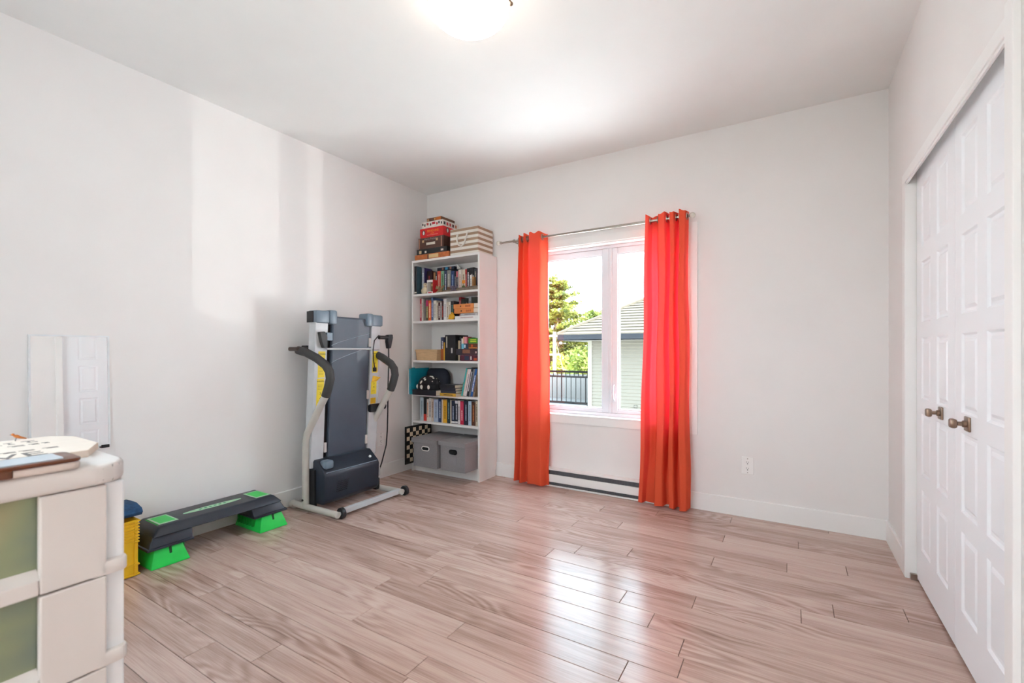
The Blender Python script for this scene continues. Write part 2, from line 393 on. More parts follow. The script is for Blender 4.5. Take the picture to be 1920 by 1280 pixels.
DFX = 0.546
def closet_door(n, ya, yb, cols, ky, label):
    """two columns of five sunk panels in a moulded slab; the face looks along -X"""
    o = bpy.data.objects.new('door_%d' % n, None); COL.objects.link(o); o.location = (DFX, (ya + yb) / 2, 0)
    struct(o, label)
    z0, z1 = 0.014, 2.05
    rows = [(0.185 + 0.3675 * i, 0.185 + 0.3675 * i + .295) for i in range(5)]
    ys = [ya] + [v for c in cols for v in c] + [yb]
    zs = [z0] + [v for r_ in rows for v in r_] + [z1]
    s = B()
    vid = lambda i, j: i * len(zs) + j
    vs = [(DFX, y, z) for y in ys for z in zs]; fs = []
    for i in range(len(ys) - 1):
        for j in range(len(zs) - 1):
            if i in (1, 3) and j % 2 == 1: continue
            fs.append((vid(i, j), vid(i + 1, j), vid(i + 1, j + 1), vid(i, j + 1)))
    s.add(vs, fs)
    s.box(DFX + .012, DFX + .034, ya, yb, z0, z1)
    for p, q in (((ya, z0), (yb, z0)), ((yb, z0), (yb, z1)), ((yb, z1), (ya, z1)), ((ya, z1), (ya, z0))):
        s.add([(DFX, *p), (DFX, *q), (DFX + .02, *q), (DFX + .02, *p)], [(0, 1, 2, 3)])
    s.obj('slab', door_m, o)
    for (c0, c1) in cols:
        for (r0, r1) in rows:
            p = B(); rings = [(0, 0), (.007, .0075), (.018, .0075), (.030, .0015), (.034, .0015)]
            vv = []
            for (ins, d) in rings:
                a0, a1, e0, e1 = min(c0, c1) + ins, max(c0, c1) - ins, r0 + ins, r1 - ins
                vv += [(DFX + d, a0, e0), (DFX + d, a1, e0), (DFX + d, a1, e1), (DFX + d, a0, e1)]
            ff = []
            for k in range(len(rings) - 1):
                for i in range(4): ff.append((k * 4 + i, k * 4 + (i + 1) % 4, k * 4 + 4 + (i + 1) % 4, k * 4 + 4 + i))
            ff.append(tuple(len(vv) - 4 + i for i in range(4)))
            p.add(vv, ff).obj('panel', door_m, o)
    kb = B(); zk = .888
    kb.box(DFX - .007, DFX + .002, ky - .026, ky + .026, zk - .026, zk + .026, .003)
    T = Matrix.Translation((DFX - .004, ky, zk)) @ Matrix.Rotation(R(-90), 4, 'Y')
    kb.lathe([(.013, 0), (.012, .012), (.008, .014), (.0075, .026), (.012, .029)], 16, T=T)
    kb.box(DFX - .052, DFX - .032, ky - .017, ky + .017, zk - .017, zk + .017, .007)
    kn = kb.obj('knob', bronze_m, o, smooth=True); kn['label'] = 'square bronze knob'
    return o
closet_door(1, 2.402, 3.026, ((2.59 + .07 - .165, 2.66), (2.765, 2.93)), 2.585, 'far white closet door, the one by the room corner')
closet_door(2, 1.762, 2.399, ((1.90, 2.067), (2.155, 2.325)), 2.245, 'near white closet door, nearer to the entry')
hg = B(); hg.box(.520, .546, 3.012, 3.029, 0, .03); struct(hg.obj('trim_3', steel_m), 'small metal pivot at the foot of the closet door')

# ------------------------------------------------------------------ window
win = bpy.data.objects.new('window_1', None); COL.objects.link(win); win.location = ((WX0 + WX1) / 2, YB, WZ0); struct(win, 'white vinyl double casement window')
b = B(); cw = .060
b.box(WX0 - cw, WX0, YB - .013, YB, WZ0 - cw, WZ1 + cw, .0015); b.box(WX1, WX1 + cw, YB - .013, YB, WZ0 - cw, WZ1 + cw, .0015)
b.box(WX0, WX1, YB - .013, YB, WZ1, WZ1 + cw, .0015); b.box(WX0, WX1, YB - .013, YB, WZ0 - cw, WZ0, .0015)
b.obj('casing', trim_m, win)
b = B()   # jamb liner
b.box(WX0 + .0003, WX0 + .012, YB + .0005, YB + .16, WZ0 + .012, WZ1 - .012); b.box(WX1 - .012, WX1 - .0003, YB + .0005, YB + .16, WZ0 + .012, WZ1 - .012)
b.box(WX0 + .0003, WX1 - .0003, YB + .0005, YB + .16, WZ1 - .012, WZ1 - .0003)
b.obj('jamb_liner', trim_m, win)
bx(WX0 + .0005, WX1 - .0005, YB - .0145, YB + .16, WZ0 + .0003, WZ0 + .012, .002).obj('sill', trim_m, win)
FY0, FY1 = YB + .075, YB + .15
fx0, fx1, fz0, fz1 = WX0 + .012, WX1 - .012, WZ0 + .012, WZ1 - .012
gL = (-1.870, -1.336); gR = (-1.206, -.690); gz = (.668, 1.950)
MX = (gL[1] + gR[0]) / 2
b = B(); fw_ = .026
ring(b, fx0, fx1, FY0, FY1, fz0, fz1, fw_, .003)
b.box(MX - .020, MX - .004, FY0, FY1, fz0 + fw_, fz1 - fw_, .003); b.box(MX + .004, MX + .020, FY0, FY1, fz0 + fw_, fz1 - fw_, .003); b.box(MX - .004, MX + .004, FY0 + .006, FY1, fz0 + fw_, fz1 - fw_)
b.obj('frame', pvc_m, win)
for (a, c, nm) in ((gL[0], gL[1], 'L'), (gR[0], gR[1], 'R')):
    xa = fx0 + fw_ if nm == 'L' else MX + .020
    xb = MX - .020 if nm == 'L' else fx1 - fw_
    za, zb = fz0 + fw_, fz1 - fw_
    b = B(); y0, y1 = FY0 + .012, FY1 - .005
    b.box(xa, a, y0, y1, za, zb, .004); b.box(c, xb, y0, y1, za, zb, .004)
    b.box(a, c, y0, y1, za, gz[0], .004); b.box(a, c, y0, y1, gz[1], zb, .004)
    ring(b, a, c, y0 + .008, y1, gz[0], gz[1], .008)
    sh = b.obj('sash', pvc_m, win)
    bx(a, c, FY0 + .038, FY0 + .042, gz[0], gz[1]).obj('pane', glass_m, sh)
h = B(); hx = MX + .038
h.box(hx - .010, hx + .010, FY0 + .004, FY0 + .014, .735, .800, .003)
h.tube([(hx, FY0 + .006, .750), (hx, FY0 - .012, .762), (hx - .002, FY0 - .018, .800), (hx, FY0 - .012, .862), (hx, FY0 + .006, .872)], .007, 8)
h.obj('latch_handle', pvc_m, win, smooth=True)
s = B()   # little square sticker printed in black outline on the right pane
for q in ((-1.078, -1.075, .690, .715), (-1.053, -1.050, .690, .715), (-1.078, -1.050, .690, .693), (-1.078, -1.050, .712, .715)):
    s.box(q[0], q[1], FY0 + .0365, FY0 + .038, q[2], q[3])
s.obj('sticker', black_m, win)

# ------------------------------------------------------------------ curtain rod and curtains
RY, RZ = 3.478, 2.122
rod = thing('curtain_rod', 'slim brushed nickel curtain rod with clear ball finials above the window', 'curtain rod', (-1.42, RY, RZ))
b = B().tube([(-2.215, RY, RZ), (-1.42, RY, RZ)], .0085, 12); b.obj('rod', steel_m, rod, smooth=True)
b = B().tube([(-1.43, RY, RZ), (-.630, RY, RZ)], .0105, 12); b.obj('outer_rod', steel_m, rod, smooth=True)
crystal = mat('frosted_glass_ball', (226, 220, 208), 0.12, var=0.06, spec=0.8)
for sx, x in ((-1, -2.215), (1, -.630)):
    f = B().lathe([(.0085, 0), (.014, .006), (.009, .012), (.012, .018)], 14, T=Matrix.Translation((x, RY, RZ)) @ Matrix.Rotation(R(90 * sx), 4, 'Y')).obj('finial', steel_m, rod, smooth=True)
    B().ball((x + sx * .034, RY, RZ), .021, seg=16).obj('finial_ball', crystal, f, smooth=True)
for x in (-2.085, -.598):
    x = -2.085 if x < -1 else -.655
    q = B(); q.box(x - .011, x + .011, YB - .006, YB, RZ - .03, RZ + .03, .002); q.tube([(x, YB, RZ - .008), (x, RY, RZ - .008)], .006, 8); q.tube([(x - .008, RY, RZ), (x + .008, RY, RZ)], .0145, 12)
    q.obj('bracket', steel_m, rod, smooth=True)
def curtain(label, key, top, bot, flare, seed):
    """eyelet curtain: key = fold centre-line in (u, depth) pairs, smoothed; top/bot = x extents"""
    rr = random.Random(seed)
    def depth(u):
        for (u0, d0), (u1, d1) in zip(key, key[1:]):
            if u <= u1:
                t = (u - u0) / (u1 - u0); t = t * t * (3 - 2 * t); return d0 + (d1 - d0) * t
        return key[-1][1]
    ztop, zbot = RZ + .040, .012
    def fn(u, v):
        # v 0 = top hem, 1 = bottom hem
        x = top[0] + (top[1] - top[0]) * u; xb_ = bot[0] + (bot[1] - bot[0]) * u
        e = v ** 1.5
        xx = x + (xb_ - x) * e
        d = depth(u) * (1 + flare * v) + .006 * math.sin(9 * u + 4 * v + seed) * v
        zz = ztop + (zbot - ztop) * v
        if v > .9: zz += .004 * math.sin(u * 11 + seed) * (v - .9) * 10 + .004 * (v - .9) * 10
        if v < .03: zz += .008 * math.sin(u * 23 + seed)
        # the folds hang clear of the casing and, near the floor, in front of the heater
        k_ = min(1, max(0, (zz - .17) / .35)); lim = (YB - .076) + k_ * .058
        return (xx + .004 * math.sin(14 * v + 6 * u + seed), min(RY - d, lim), zz)
    b = B().grid(fn, 96, 60)
    root = thing('curtain', label, 'curtain', ((top[0] + top[1]) / 2, RY, .012), group=None)
    b.obj('cloth', curtain_m, root, smooth=True, angle=180)
    # eyelets where the cloth crosses the rod line
    last = None
    for i in range(193):
        u = i / 192; d = depth(u)
        if last is not None and last * d < 0:
            p = fn(u, .02); e = B()
            T = Matrix.Translation((p[0], RY, RZ)) @ Matrix.Rotation(R(90), 4, 'Y')
            e.lathe([(.017, -.0022), (.026, -.0022), (.026, .0022), (.017, .0022), (.017, -.0022)], 18, T=T, close=False)
            e.obj('eyelet', steel_m, root, smooth=True)
        last = d
    return root
curtain('coral red eyelet curtain hanging beside the bookcase', [(0, -.02), (.10, .036), (.19, -.012), (.29, .036), (.40, -.008), (.54, .042), (.86, .034), (1, -.055)], (-2.045, -1.782), (-2.095, -1.752), .35, 1)
curtain('coral red eyelet curtain on the closet side of the window', [(0, .036), (.07, .034), (.14, -.030), (.25, -.045), (.36, .042), (.49, .046), (.56, -.045), (.62, .046), (.70, .050), (.76, -.048), (.83, .050), (.95, .044), (1, -.03)], (-.925, -.630), (-.972, -.612), .30, 2)

# ------------------------------------------------------------------ baseboard heater
ht = thing('baseboard_heater', 'white electric baseboard heater with dark grilles under the window', 'heater', ((HX0 + HX1) / 2, YB - .03, 0))
HY = YB - .068
b = B(); 
hx0, hx1 = HX0 + .0205, HX1 - .0205
b.box(hx0, hx1, HY + .014, YB, .006, .138)
b.box(hx0, hx1, HY, HY + .012, .040, .104, .003); b.box(hx0, hx1, HY, HY + .012, .002, .014, .002); b.box(hx0, hx1, HY, YB, .140, .153, .003)
b.box(HX0, HX0 + .02, HY, YB, .002, .152, .003); b.box(HX1 - .02, HX1, HY, YB, .002, .152, .003)
b.obj('body', trim_m, ht)
grm = mat('heater_grille', (86, 88, 92), 0.5)
for z0, z1 in ((.105, .139), (.015, .039)):
    g = B(); g.box(HX0 + .02, HX1 - .02, HY + .006, HY + .013, z0, z1)
    n_ = 60
    for i in range(n_):
        x = HX0 + .03 + (HX1 - HX0 - .06) * i / (n_ - 1); g.box(x - .003, x + .003, HY + .003, HY + .007, z0 + .003, z1 - .003)
    g.obj('grille', grm, ht)

# ------------------------------------------------------------------ outlets
def outlet(label, T, name='wall_outlet'):
    r = thing(name, label, 'outlet', T.to_translation())
    B().box(-.0375, .0375, -.006, 0, -.060, .060, .003, T=T).obj('plate', trim_m, r)
    for dz in (-.021, .021):
        q = B().prism([(-.016, dz - .011), (-.010, dz - .0155), (.010, dz - .0155), (.016, dz - .011), (.016, dz + .011), (.010, dz + .0155), (-.010, dz + .0155), (-.016, dz + .011)], 'Y', -.0075, -.004, T=T).obj('receptacle', trim_m, r)
        s = B(); s.box(-.0075, -.0055, -.0082, -.0070, dz + .000, dz + .009, T=T); s.box(.0055, .0075, -.0082, -.0070, dz + .001, dz + .008, T=T)
        s.box(-.0028, .0028, -.0082, -.0070, dz - .010, dz - .005, T=T); s.obj('slots', dark_m, q)
    for dz in (-.048, .048): B().tube([T @ Vector((0, -.0055, dz)), T @ Vector((0, -.0075, dz))], .0035, 8).obj('screw', steel_m, r)
outlet('white duplex wall outlet on the window wall by the right curtain', Matrix.Translation((-.250, YB, .356)))
outlet('white duplex wall outlet behind the treadmill cord', Matrix.Translation((XL, 2.945, .352)) @ Matrix.Rotation(R(90), 4, 'Z'))

# ------------------------------------------------------------------ ceiling lamps
def ceiling_lamp(label, x, y, strength):
    r = thing('ceiling_lamp', label, 'lamp', (x, y, ZC))
    B().lathe([(.075, ZC), (.075, ZC - .03), (.06, ZC - .045), (.02, ZC - .05)], 32, (x, y, 0)).obj('canopy', steel_m, r, smooth=True)
    gm = emis('lamp_glass', (1.0, 0.90, 0.78, 1), strength)
    zr = 2.692; prof = []
    for i in range(13):
        a = R(90) * i / 12
        prof.append((.006 + .172 * math.sin(a), zr - .092 * math.cos(a)))
    prof += [(.180, zr + .004)]
    inner = [(max(.001, p[0] - .004), p[1] + .004) for p in prof[::-1]]
    q = B().lathe(prof, 32, (x, y, 0), close=False); q.lathe(inner, 32, (x, y, 0), m=1, close=False)
    q.obj('glass_bowl', [gm, mat('white_opal_glass', (230, 226, 218), .4)], r, smooth=True)
    B().tube([(x, y, ZC - .04), (x, y, zr - .085)], .005, 8).obj('stem', steel_m, r)
    for k in range(3):
        a = R(22 + 120 * k); cx_, cy_ = x + .186 * math.cos(a), y + .186 * math.sin(a)
        c = B(); c.tube([(x + .06 * math.cos(a), y + .06 * math.sin(a), ZC - .02), (x + .17 * math.cos(a), y + .17 * math.sin(a), ZC - .055), (cx_, cy_, zr + .012), (cx_, cy_, zr - .012)], .0045, 8)
        c.ball((cx_ + .004 * math.cos(a), cy_ + .004 * math.sin(a), zr - .010), .009)
        c.obj('clip', bronze_m, r, smooth=True)
    return r
ceiling_lamp('glowing white glass bowl ceiling lamp with bronze clips', -1.229, 1.659, 4.5)
ceiling_lamp('unseen glass bowl ceiling lamp added in the hall for fill light', -.25, YF - .85, 28.0)  # made-up hall lamp, sends fill light in through the doorway

# ================================================================== BOOKCASE
BX0, BX1, BY0, BY1, BH = -3.122, -2.322, 3.285, 3.563, 2.020
SH = [1.695, 1.438, 1.062, 0.742, 0.485, 0.113]          # top faces of the shelves
bc = thing('bookcase', 'tall narrow white bookcase full of books in the room corner', 'bookcase', ((BX0 + BX1) / 2, (BY0 + BY1) / 2, 0))
bx(BX0, BX0 + .018, BY0, BY1, 0, BH, .001).obj('side_panel', mel_m, bc)
B().prism([(BY0, 0), (BY1 - .022, 0), (BY1 - .022, .06), (BY1, .06), (BY1, BH), (BY0, BH)], 'X', BX1 - .018, BX1).obj('side_panel', mel_m, bc)
bx(BX0 + .018, BX1 - .018, BY0, BY1 - .006, BH - .022, BH - .001, .001).obj('top_panel', mel_m, bc)
for z in SH: bx(BX0 + .018, BX1 - .018, BY0 + .002, BY1 - .008, z - .020, z, .001).obj('shelf', mel_m, bc)
bx(BX0 + .018, BX1 - .018, BY1 - .008, BY1 - .004, .09, BH - .02).obj('back_panel', mel_m, bc)
bx(BX0 + .018, BX1 - .018, BY0 + .030, BY0 + .046, 0, SH[5] - .02).obj('plinth', mel_m, bc)

page_m = mat('book_pages', (226, 214, 194), 0.8, var=0.08, scale=300, stretch=(12, 1, .3))
def book(x0, x1, yf, z0, h, depth, c, label, title=None, tilt=0.0, cover=None, group=None, bands=()):
    """upright book, spine towards the room; title = colour of the lettering on the spine"""
    w_ = x1 - x0; cm = tint(c, rough=.45, var=.06)
    T = Matrix.Translation((x0, yf, z0)) @ Matrix.Rotation(R(tilt), 4, 'Y')
    t = min(.0022, w_ * .15)
    s = B()
    s.box(0, t, t, depth, 0, h, T=T, m=0); s.box(w_ - t, w_, t, depth, 0, h, T=T, m=1 if cover else 0); s.box(0, w_, 0, t, 0, h, T=T, m=0)
    o = s.obj('book', [cm, tint(cover, rough=.4, var=.25, scale=14)] if cover else cm)
    tag(o, label, 'book', group)
    B().box(t, w_ - t, t, depth - .003, .003, h - .003, T=T).obj('pages', page_m, o)
    if title:
        q = B(); rr = random.Random(int(abs(x0) * 1e4)); tw = min(.40 * w_, .012); z = h * .18; end = h * rr.uniform(.72, .88)
        while z < end:      # lettering running up the spine, too small to read
            l_ = rr.uniform(.004, .011); q.box(w_ / 2 - tw / 2, w_ / 2 + tw / 2, -.0006, 0, z, z + l_, T=T); z += l_ + rr.uniform(.0015, .004)
        q = q.obj('spine_title', tint(title, rough=.5), o); q['kind'] = 'stuff'
    for (f0, f1, bc_) in bands:
        B().box(.0003, w_ - .0003, -.0008, .001, h * f0, h * f1, T=T).obj('spine_band', tint(bc_, rough=.5), o)
    return o
def flat_book(x0, x1, yf, z0, th, depth, c, label, cat='book', name='book', title=None, pages_right=True):
    s = B(); t = .002; cm = tint(c, rough=.45, var=.06)
    s.box(x0, x1, yf + t, yf + depth, z0, z0 + t); s.box(x0, x1, yf + t, yf + depth, z0 + th - t, z0 + th); s.box(x0, x1, yf, yf + t, z0, z0 + th)
    o = tag(s.obj(name, cm), label, cat)
    B().box(x0 + .003, x1 - .003, yf + t, yf + depth - .003, z0 + t, z0 + th - t).obj('pages', page_m, o)
    if title:
        q = B(); x = x0 + (x1 - x0) * .25
        while x < x0 + (x1 - x0) * .8: q.box(x, x + .007, yf - .0006, yf, z0 + th * .32, z0 + th * .66); x += .0095
        q = q.obj('spine_title', tint(title, rough=.5), o); q['kind'] = 'stuff'
    return o
# --- top shelf
z = SH[0]
book(-3.100, -3.071, 3.300, z, .272, .070, (32, 34, 38), 'tall black spined book with misty teal cover against the left side of the top shelf', None, cover=(52, 82, 94), bands=((.05, .09, (205, 200, 185)),))
book(-3.068, -3.040, 3.372, z, .266, .120, (150, 156, 170), 'tall grey spined book with violet cover on the top shelf', (235, 235, 235), cover=(66, 52, 108))
book(-3.036, -2.975, 3.405, z, .235, .140, (40, 30, 34), 'thick dark book with reddish cover art on the top shelf', (190, 60, 60), cover=(70, 30, 40))
top_row = [(-2.968, -2.948, .222, (176, 128, 84), (90, 60, 40), 'slim tan paperback beside the thick dark book on the top shelf'),
    (-2.944, -2.923, .220, (42, 40, 46), (225, 225, 225), 'slim black book with white lettering left of the coral book'),
    (-2.920, -2.880, .228, (226, 84, 66), (250, 215, 190), 'coral red paperback on the top shelf'),
    (-2.876, -2.837, .226, (132, 176, 140), (60, 90, 70), 'mint green book on the top shelf'),
    (-2.834, -2.803, .226, (52, 62, 92), (215, 220, 230), 'navy book with white lettering right of the mint green one'),
    (-2.800, -2.755, .226, (142, 142, 134), (225, 220, 210), 'thick grey pictured book on the top shelf'),
    (-2.753, -2.712, .216, (46, 66, 112), (140, 165, 205), 'bright blue book beside the thick grey one'),
    (-2.710, -2.690, .210, (26, 26, 30), (160, 160, 165), 'thin black book right of the bright blue one'),
    (-2.688, -2.669, .210, (58, 50, 60), (190, 190, 190), 'slim charcoal book with a pink head band'),
    (-2.664, -2.626, .220, (226, 214, 202), (190, 120, 100), 'thick cream white book on the top shelf'),
    (-2.619, -2.585, .216, (222, 206, 186), (120, 90, 60), 'cream book with orange and green bands on its spine'),
    (-2.582, -2.566, .216, (188, 40, 40), (240, 200, 190), 'thin bright red book on the top shelf'),
    (-2.564, -2.532, .224, (34, 34, 38), (235, 235, 235), 'black book with bold white lettering up its spine'),
    (-2.530, -2.484, .226, (30, 32, 36), (170, 170, 170), 'thick black book with grey lettering behind the white paperback'),
    (-2.481, -2.452, .212, (74, 76, 82), (200, 180, 160), 'dark grey book near the right end of the top shelf'),
    (-2.450, -2.420, .215, (86, 60, 66), (210, 190, 190), 'plum brown book near the right end of the top shelf'),
    (-2.417, -2.382, .212, (58, 62, 66), (190, 190, 190), 'slate book at the right end of the top shelf')]
for i, (a, c, h, cc, tt, lb) in enumerate(top_row):
    bands = {8: ((.72, .98, (222, 120, 130)),), 10: ((.40, .54, (236, 150, 50)), (.22, .30, (90, 110, 60))), 5: ((.04, .30, (120, 90, 64)),)}.get(i, ())
    book(a, c, 3.425, z, h, .118, cc, lb, tt, bands=bands)
book(-2.500, -2.477, 3.385, z, .150, .030, (238, 232, 224), 'small white paperback standing in front of the thick black book', (120, 120, 120))
book(-2.475, -2.455, 3.385, z, .132, .030, (196, 142, 84), 'small orange tan paperback beside the small white one', (110, 70, 40))
pb = B(); pb.box(-2.93, -2.72, 3.435, 3.545, z + .232, z + .262); pb = tag(pb.obj('picture_book', tint((34, 48, 66), var=.3, scale=30)), 'dark blue picture book lying on top of the upper row', 'book')
B().box(-2.927, -2.723, 3.437, 3.542, z + .2345, z + .2595).obj('pages', page_m, pb)
for q, cc in (((-2.87, -2.85), (150, 110, 90)), ((-2.83, -2.80), (60, 150, 190)), ((-2.775, -2.755), (160, 110, 90))):
    B().box(q[0], q[1], 3.4344, 3.4352, z + .236, z + .258).obj('cover_picture', tint(cc), pb)
bk = B().prism([(-2.710, z + .234), (-2.662, z + .234), (-2.706, z + .285)], 'Y', 3.46, 3.475); tag(bk.obj('booklet', tint((196, 194, 188), rough=.6)), 'pale grey booklet corner poking up behind the top row', 'booklet')
# toy bird, figurine box and figurines on driftwood in front of the top row
tb = thing('plush_toy', 'cream plush toy animal with a curled tail beside the boxed figurine', 'toy', (-2.985, 3.32, z))
cream = mat('cream_plush', (226, 208, 176), .95, var=.08, bump=.5, bscale=300)
B().ball((-2.985, 3.325, z + .036), (.030, .026, .037), seg=14).obj('body', cream, tb, smooth=True)
hd = B().ball((-2.975, 3.316, z + .086), (.022, .020, .020), seg=14).obj('head', cream, tb, smooth=True)
B().ball((-2.962, 3.300, z + .090), .0035).obj('eye', black_m, hd)
B().tube([(-3.008, 3.33, z + .014), (-3.026, 3.33, z + .02), (-3.032, 3.33, z + .045), (-3.027, 3.33, z + .052)], [.009, .010, .008, .004], 8).obj('tail', cream, tb, smooth=True)
fb = thing('figurine_box', 'white and red boxed toy figurine with a brown window on the top shelf', 'box', (-2.905, 3.32, z))
bxm = tint((232, 226, 222), rough=.4); redm = tint((206, 24, 30), rough=.4)
s = B(); s.box(-2.941, -2.8735, 3.305, 3.365, z, z + .018); s.box(-2.941, -2.8735, 3.305, 3.365, z + .108, z + .128); s.box(-2.945, -2.941, 3.305, 3.365, z, z + .128); s.obj('box_shell', bxm, fb)
bx(-2.944, -2.873, 3.358, 3.364, z + .018, z + .108).obj('backing', tint((150, 108, 66)), fb)
bx(-2.873, -2.868, 3.304, 3.366, z, z + .128).obj('side_flap', redm, fb)
s = B(); s.ball((-2.900, 3.335, z + .083), (.014, .014, .014)); fg = s.obj('toy_head', tint((196, 166, 120)), fb, smooth=True)
B().box(-2.910, -2.892, 3.328, 3.344, z + .018, z + .070, .004).obj('toy_body', tint((92, 74, 52)), fb)
bx(-2.930, -2.885, 3.3040, 3.3052, z + .004, z + .012).obj('printed_logo', tint((196, 40, 60)), fb)
dw = B(); rr = random.Random(3)
pts = [(-2.855, 3.350, z + .014), (-2.78, 3.350, z + .014), (-2.68, 3.350, z + .016), (-2.56, 3.352, z + .020), (-2.47, 3.354, z + .022), (-2.375, 3.356, z + .024)]
dw.tube(pts, [.011, .013, .015, .020, .022, .023], 9)
tag(dw.obj('driftwood', mat('grey_driftwood', (128, 112, 98), .9, var=.25, scale=40, bump=.6, bscale=90)), 'grey driftwood branch lying along the front of the top shelf', 'driftwood')
def dragon(x, y, z_, s_, m, label):
    r = thing('dragon_figurine', label, 'figurine', (x, y, z_))
    B().tube([(x - .055 * s_, y, z_ + .004), (x - .03 * s_, y - .004, z_ + .012 * s_), (x, y, z_ + .024 * s_), (x + .018 * s_, y, z_ + .045 * s_), (x + .030 * s_, y - .004, z_ + .052 * s_)], [.002, .007 * s_, .014 * s_, .009 * s_, .005 * s_], 9).obj('body', m, r, smooth=True)
    B().ball((x + .038 * s_, y - .006, z_ + .054 * s_), (.012 * s_, .008 * s_, .007 * s_)).obj('head', m, r, smooth=True)
    for sg in (-1, 1):
        w2 = B(); a = Vector((x, y, z_ + .034 * s_)); e = Vector((x - .030 * s_, y + sg * .022 * s_, z_ + .062 * s_)); f = Vector((x - .050 * s_, y + sg * .014 * s_, z_ + .030 * s_))
        nrm = (e - a).cross(f - a).normalized() * .0012
        w2.add([a + nrm, e + nrm, f + nrm, a - nrm, e - nrm, f - nrm], [(0, 1, 2), (3, 5, 4), (0, 3, 4, 1), (1, 4, 5, 2), (2, 5, 3, 0)]); w2.obj('wing', m, r)
        B().tube([(x + .004 * s_, y + sg * .008 * s_, z_ + .018 * s_), (x + .010 * s_, y + sg * .012 * s_, z_ + .001)], .004 * s_, 7).obj('leg', m, r)
dragon(-2.775, 3.303, z, 1.05, mat('brown_resin', (150, 118, 84), .6, var=.4, scale=60), 'small brown winged dragon figurine beside the red box flap')
dragon(-2.610, 3.300, z, .95, mat('purple_resin', (104, 92, 112), .55, var=.4, scale=60), 'small purple grey winged dragon figurine in front of the driftwood')
# --- second shelf
z = SH[1]
sec = [(-3.098, -3.082, .226, (196, 34, 62), (240, 220, 220), 'thin crimson book standing alone at the left of the second shelf'),
    (-3.079, -3.060, .224, (222, 208, 198), (150, 130, 120), 'thin cream covered book next to the thin crimson one'),
    (-3.023, -2.993, .205, (74, 68, 44), (200, 190, 130), 'olive book with a magenta head on the second shelf'),
    (-2.991, -2.958, .202, (232, 104, 44), (250, 220, 180), 'bright orange book on the second shelf'),
    (-2.955, -2.931, .226, (84, 106, 150), (200, 210, 230), 'tall blue book right of the orange one'),
    (-2.928, -2.891, .198, (220, 214, 202), (130, 130, 130), 'off white book beside the tall blue one'),
    (-2.889, -2.870, .178, (208, 196, 178), (120, 100, 80), 'short beige paperback on the second shelf'),
    (-2.868, -2.844, .176, (74, 34, 36), (235, 225, 215), 'short dark maroon book with white lettering'),
    (-2.842, -2.830, .176, (224, 220, 214), (120, 120, 120), 'thin white paperback between two dark red books'),
    (-2.828, -2.804, .188, (60, 34, 38), (170, 60, 50), 'dark red brown book left of the tall white one'),
    (-2.802, -2.768, .200, (226, 224, 222), (150, 150, 160), 'tall white book in the middle of the second shelf'),
    (-2.766, -2.745, .176, (212, 200, 184), (140, 120, 100), 'cream paperback right of the tall white book'),
    (-2.743, -2.719, .174, (228, 222, 212), (150, 140, 120), 'white paperback behind the yellow toy'),
    (-2.717, -2.682, .180, (50, 50, 54), (90, 150, 140), 'charcoal book with an orange foot band')]
for i, (a, c, h, cc, tt, lb) in enumerate(sec):
    book(a, c, 3.378, z, h, .15, cc, lb, tt, bands={2: ((.72, 1.0, (190, 40, 100)),), 13: ((.02, .16, (206, 96, 44)),)}.get(i, ()), cover=(200, 190, 184) if i == 1 else None)
for a, c, h, cc, tt, lb in ((-2.676, -2.652, .222, (176, 44, 52), (240, 200, 200), 'red book standing behind the orange boxes'), (-2.650, -2.607, .204, (58, 58, 50), (150, 160, 120), 'dark olive book behind the orange boxes'),
        (-2.605, -2.565, .208, (44, 46, 44), (140, 130, 120), 'black book behind the orange boxes'), (-2.562, -2.532, .218, (176, 176, 182), (90, 90, 100), 'pale grey book behind the orange boxes'), (-2.530, -2.462, .214, (60, 66, 60), (130, 140, 130), 'thick dark green book behind the orange boxes'), (-2.458, -2.400, .210, (88, 78, 72), (160, 150, 140), 'brown grey book behind the orange boxes')):
    book(a, c, 3.450, z, h, .095, cc, lb, tt)
flat_book(-2.612, -2.355, 3.308, z, .030, .12, (232, 228, 226), 'wide white book lying at the bottom right of the second shelf', title=(190, 160, 160))
flat_book(-2.566, -2.375, 3.330, z + .031, .024, .11, (186, 182, 184), 'grey book lying on the wide white book', title=(120, 110, 110))
def orange_box(x0, x1, z0, label):
    r = thing('orange_box', label, 'box', ((x0 + x1) / 2, 3.34, z0))
    bx(x0, x1, 3.322, 3.430, z0, z0 + .042, .002).obj('box', tint((222, 138, 74), rough=.5, var=.1), r)
    bx(x1 + .0005, x1 + .052, 3.324, 3.428, z0 + .001, z0 + .041, .002).obj('end_cap', tint((232, 214, 200), rough=.5), r)
    bx(x0 + .075, x0 + .088, 3.3212, 3.3222, z0 + .015, z0 + .027).obj('printed_mark', tint((70, 40, 28)), r)
    for k in range(5): bx(x0 + .135 + k * .012, x0 + .144 + k * .012, 3.3212, 3.3222, z0 + .012, z0 + .030).obj('printed_letter', tint((176, 92, 50)), r)
orange_box(-2.632, -2.415, z + .0705 + .003 - .018, 'lower orange box with a cream end, under its twin'); orange_box(-2.640, -2.412, z + .0985, 'upper orange box with a cream end, on top of its twin')
ch = thing('toy_chick', 'small yellow toy chick in front of the white paperbacks', 'toy', (-2.655, 3.312, z))
yl = mat('yellow_felt', (226, 172, 52), .9, var=.1)
B().ball((-2.655, 3.315, z + .028), (.034, .020, .028), seg=14).obj('body', yl, ch, smooth=True)
h_ = B().ball((-2.645, 3.308, z + .052), .016, seg=12).obj('head', yl, ch, smooth=True)
B().ball((-2.640, 3.293, z + .056), .0028).obj('eye', black_m, h_)
B().prism([(-2.692, z + .008), (-2.674, z + .004), (-2.680, z + .020)], 'Y', 3.306, 3.322).obj('tail', yl, ch)
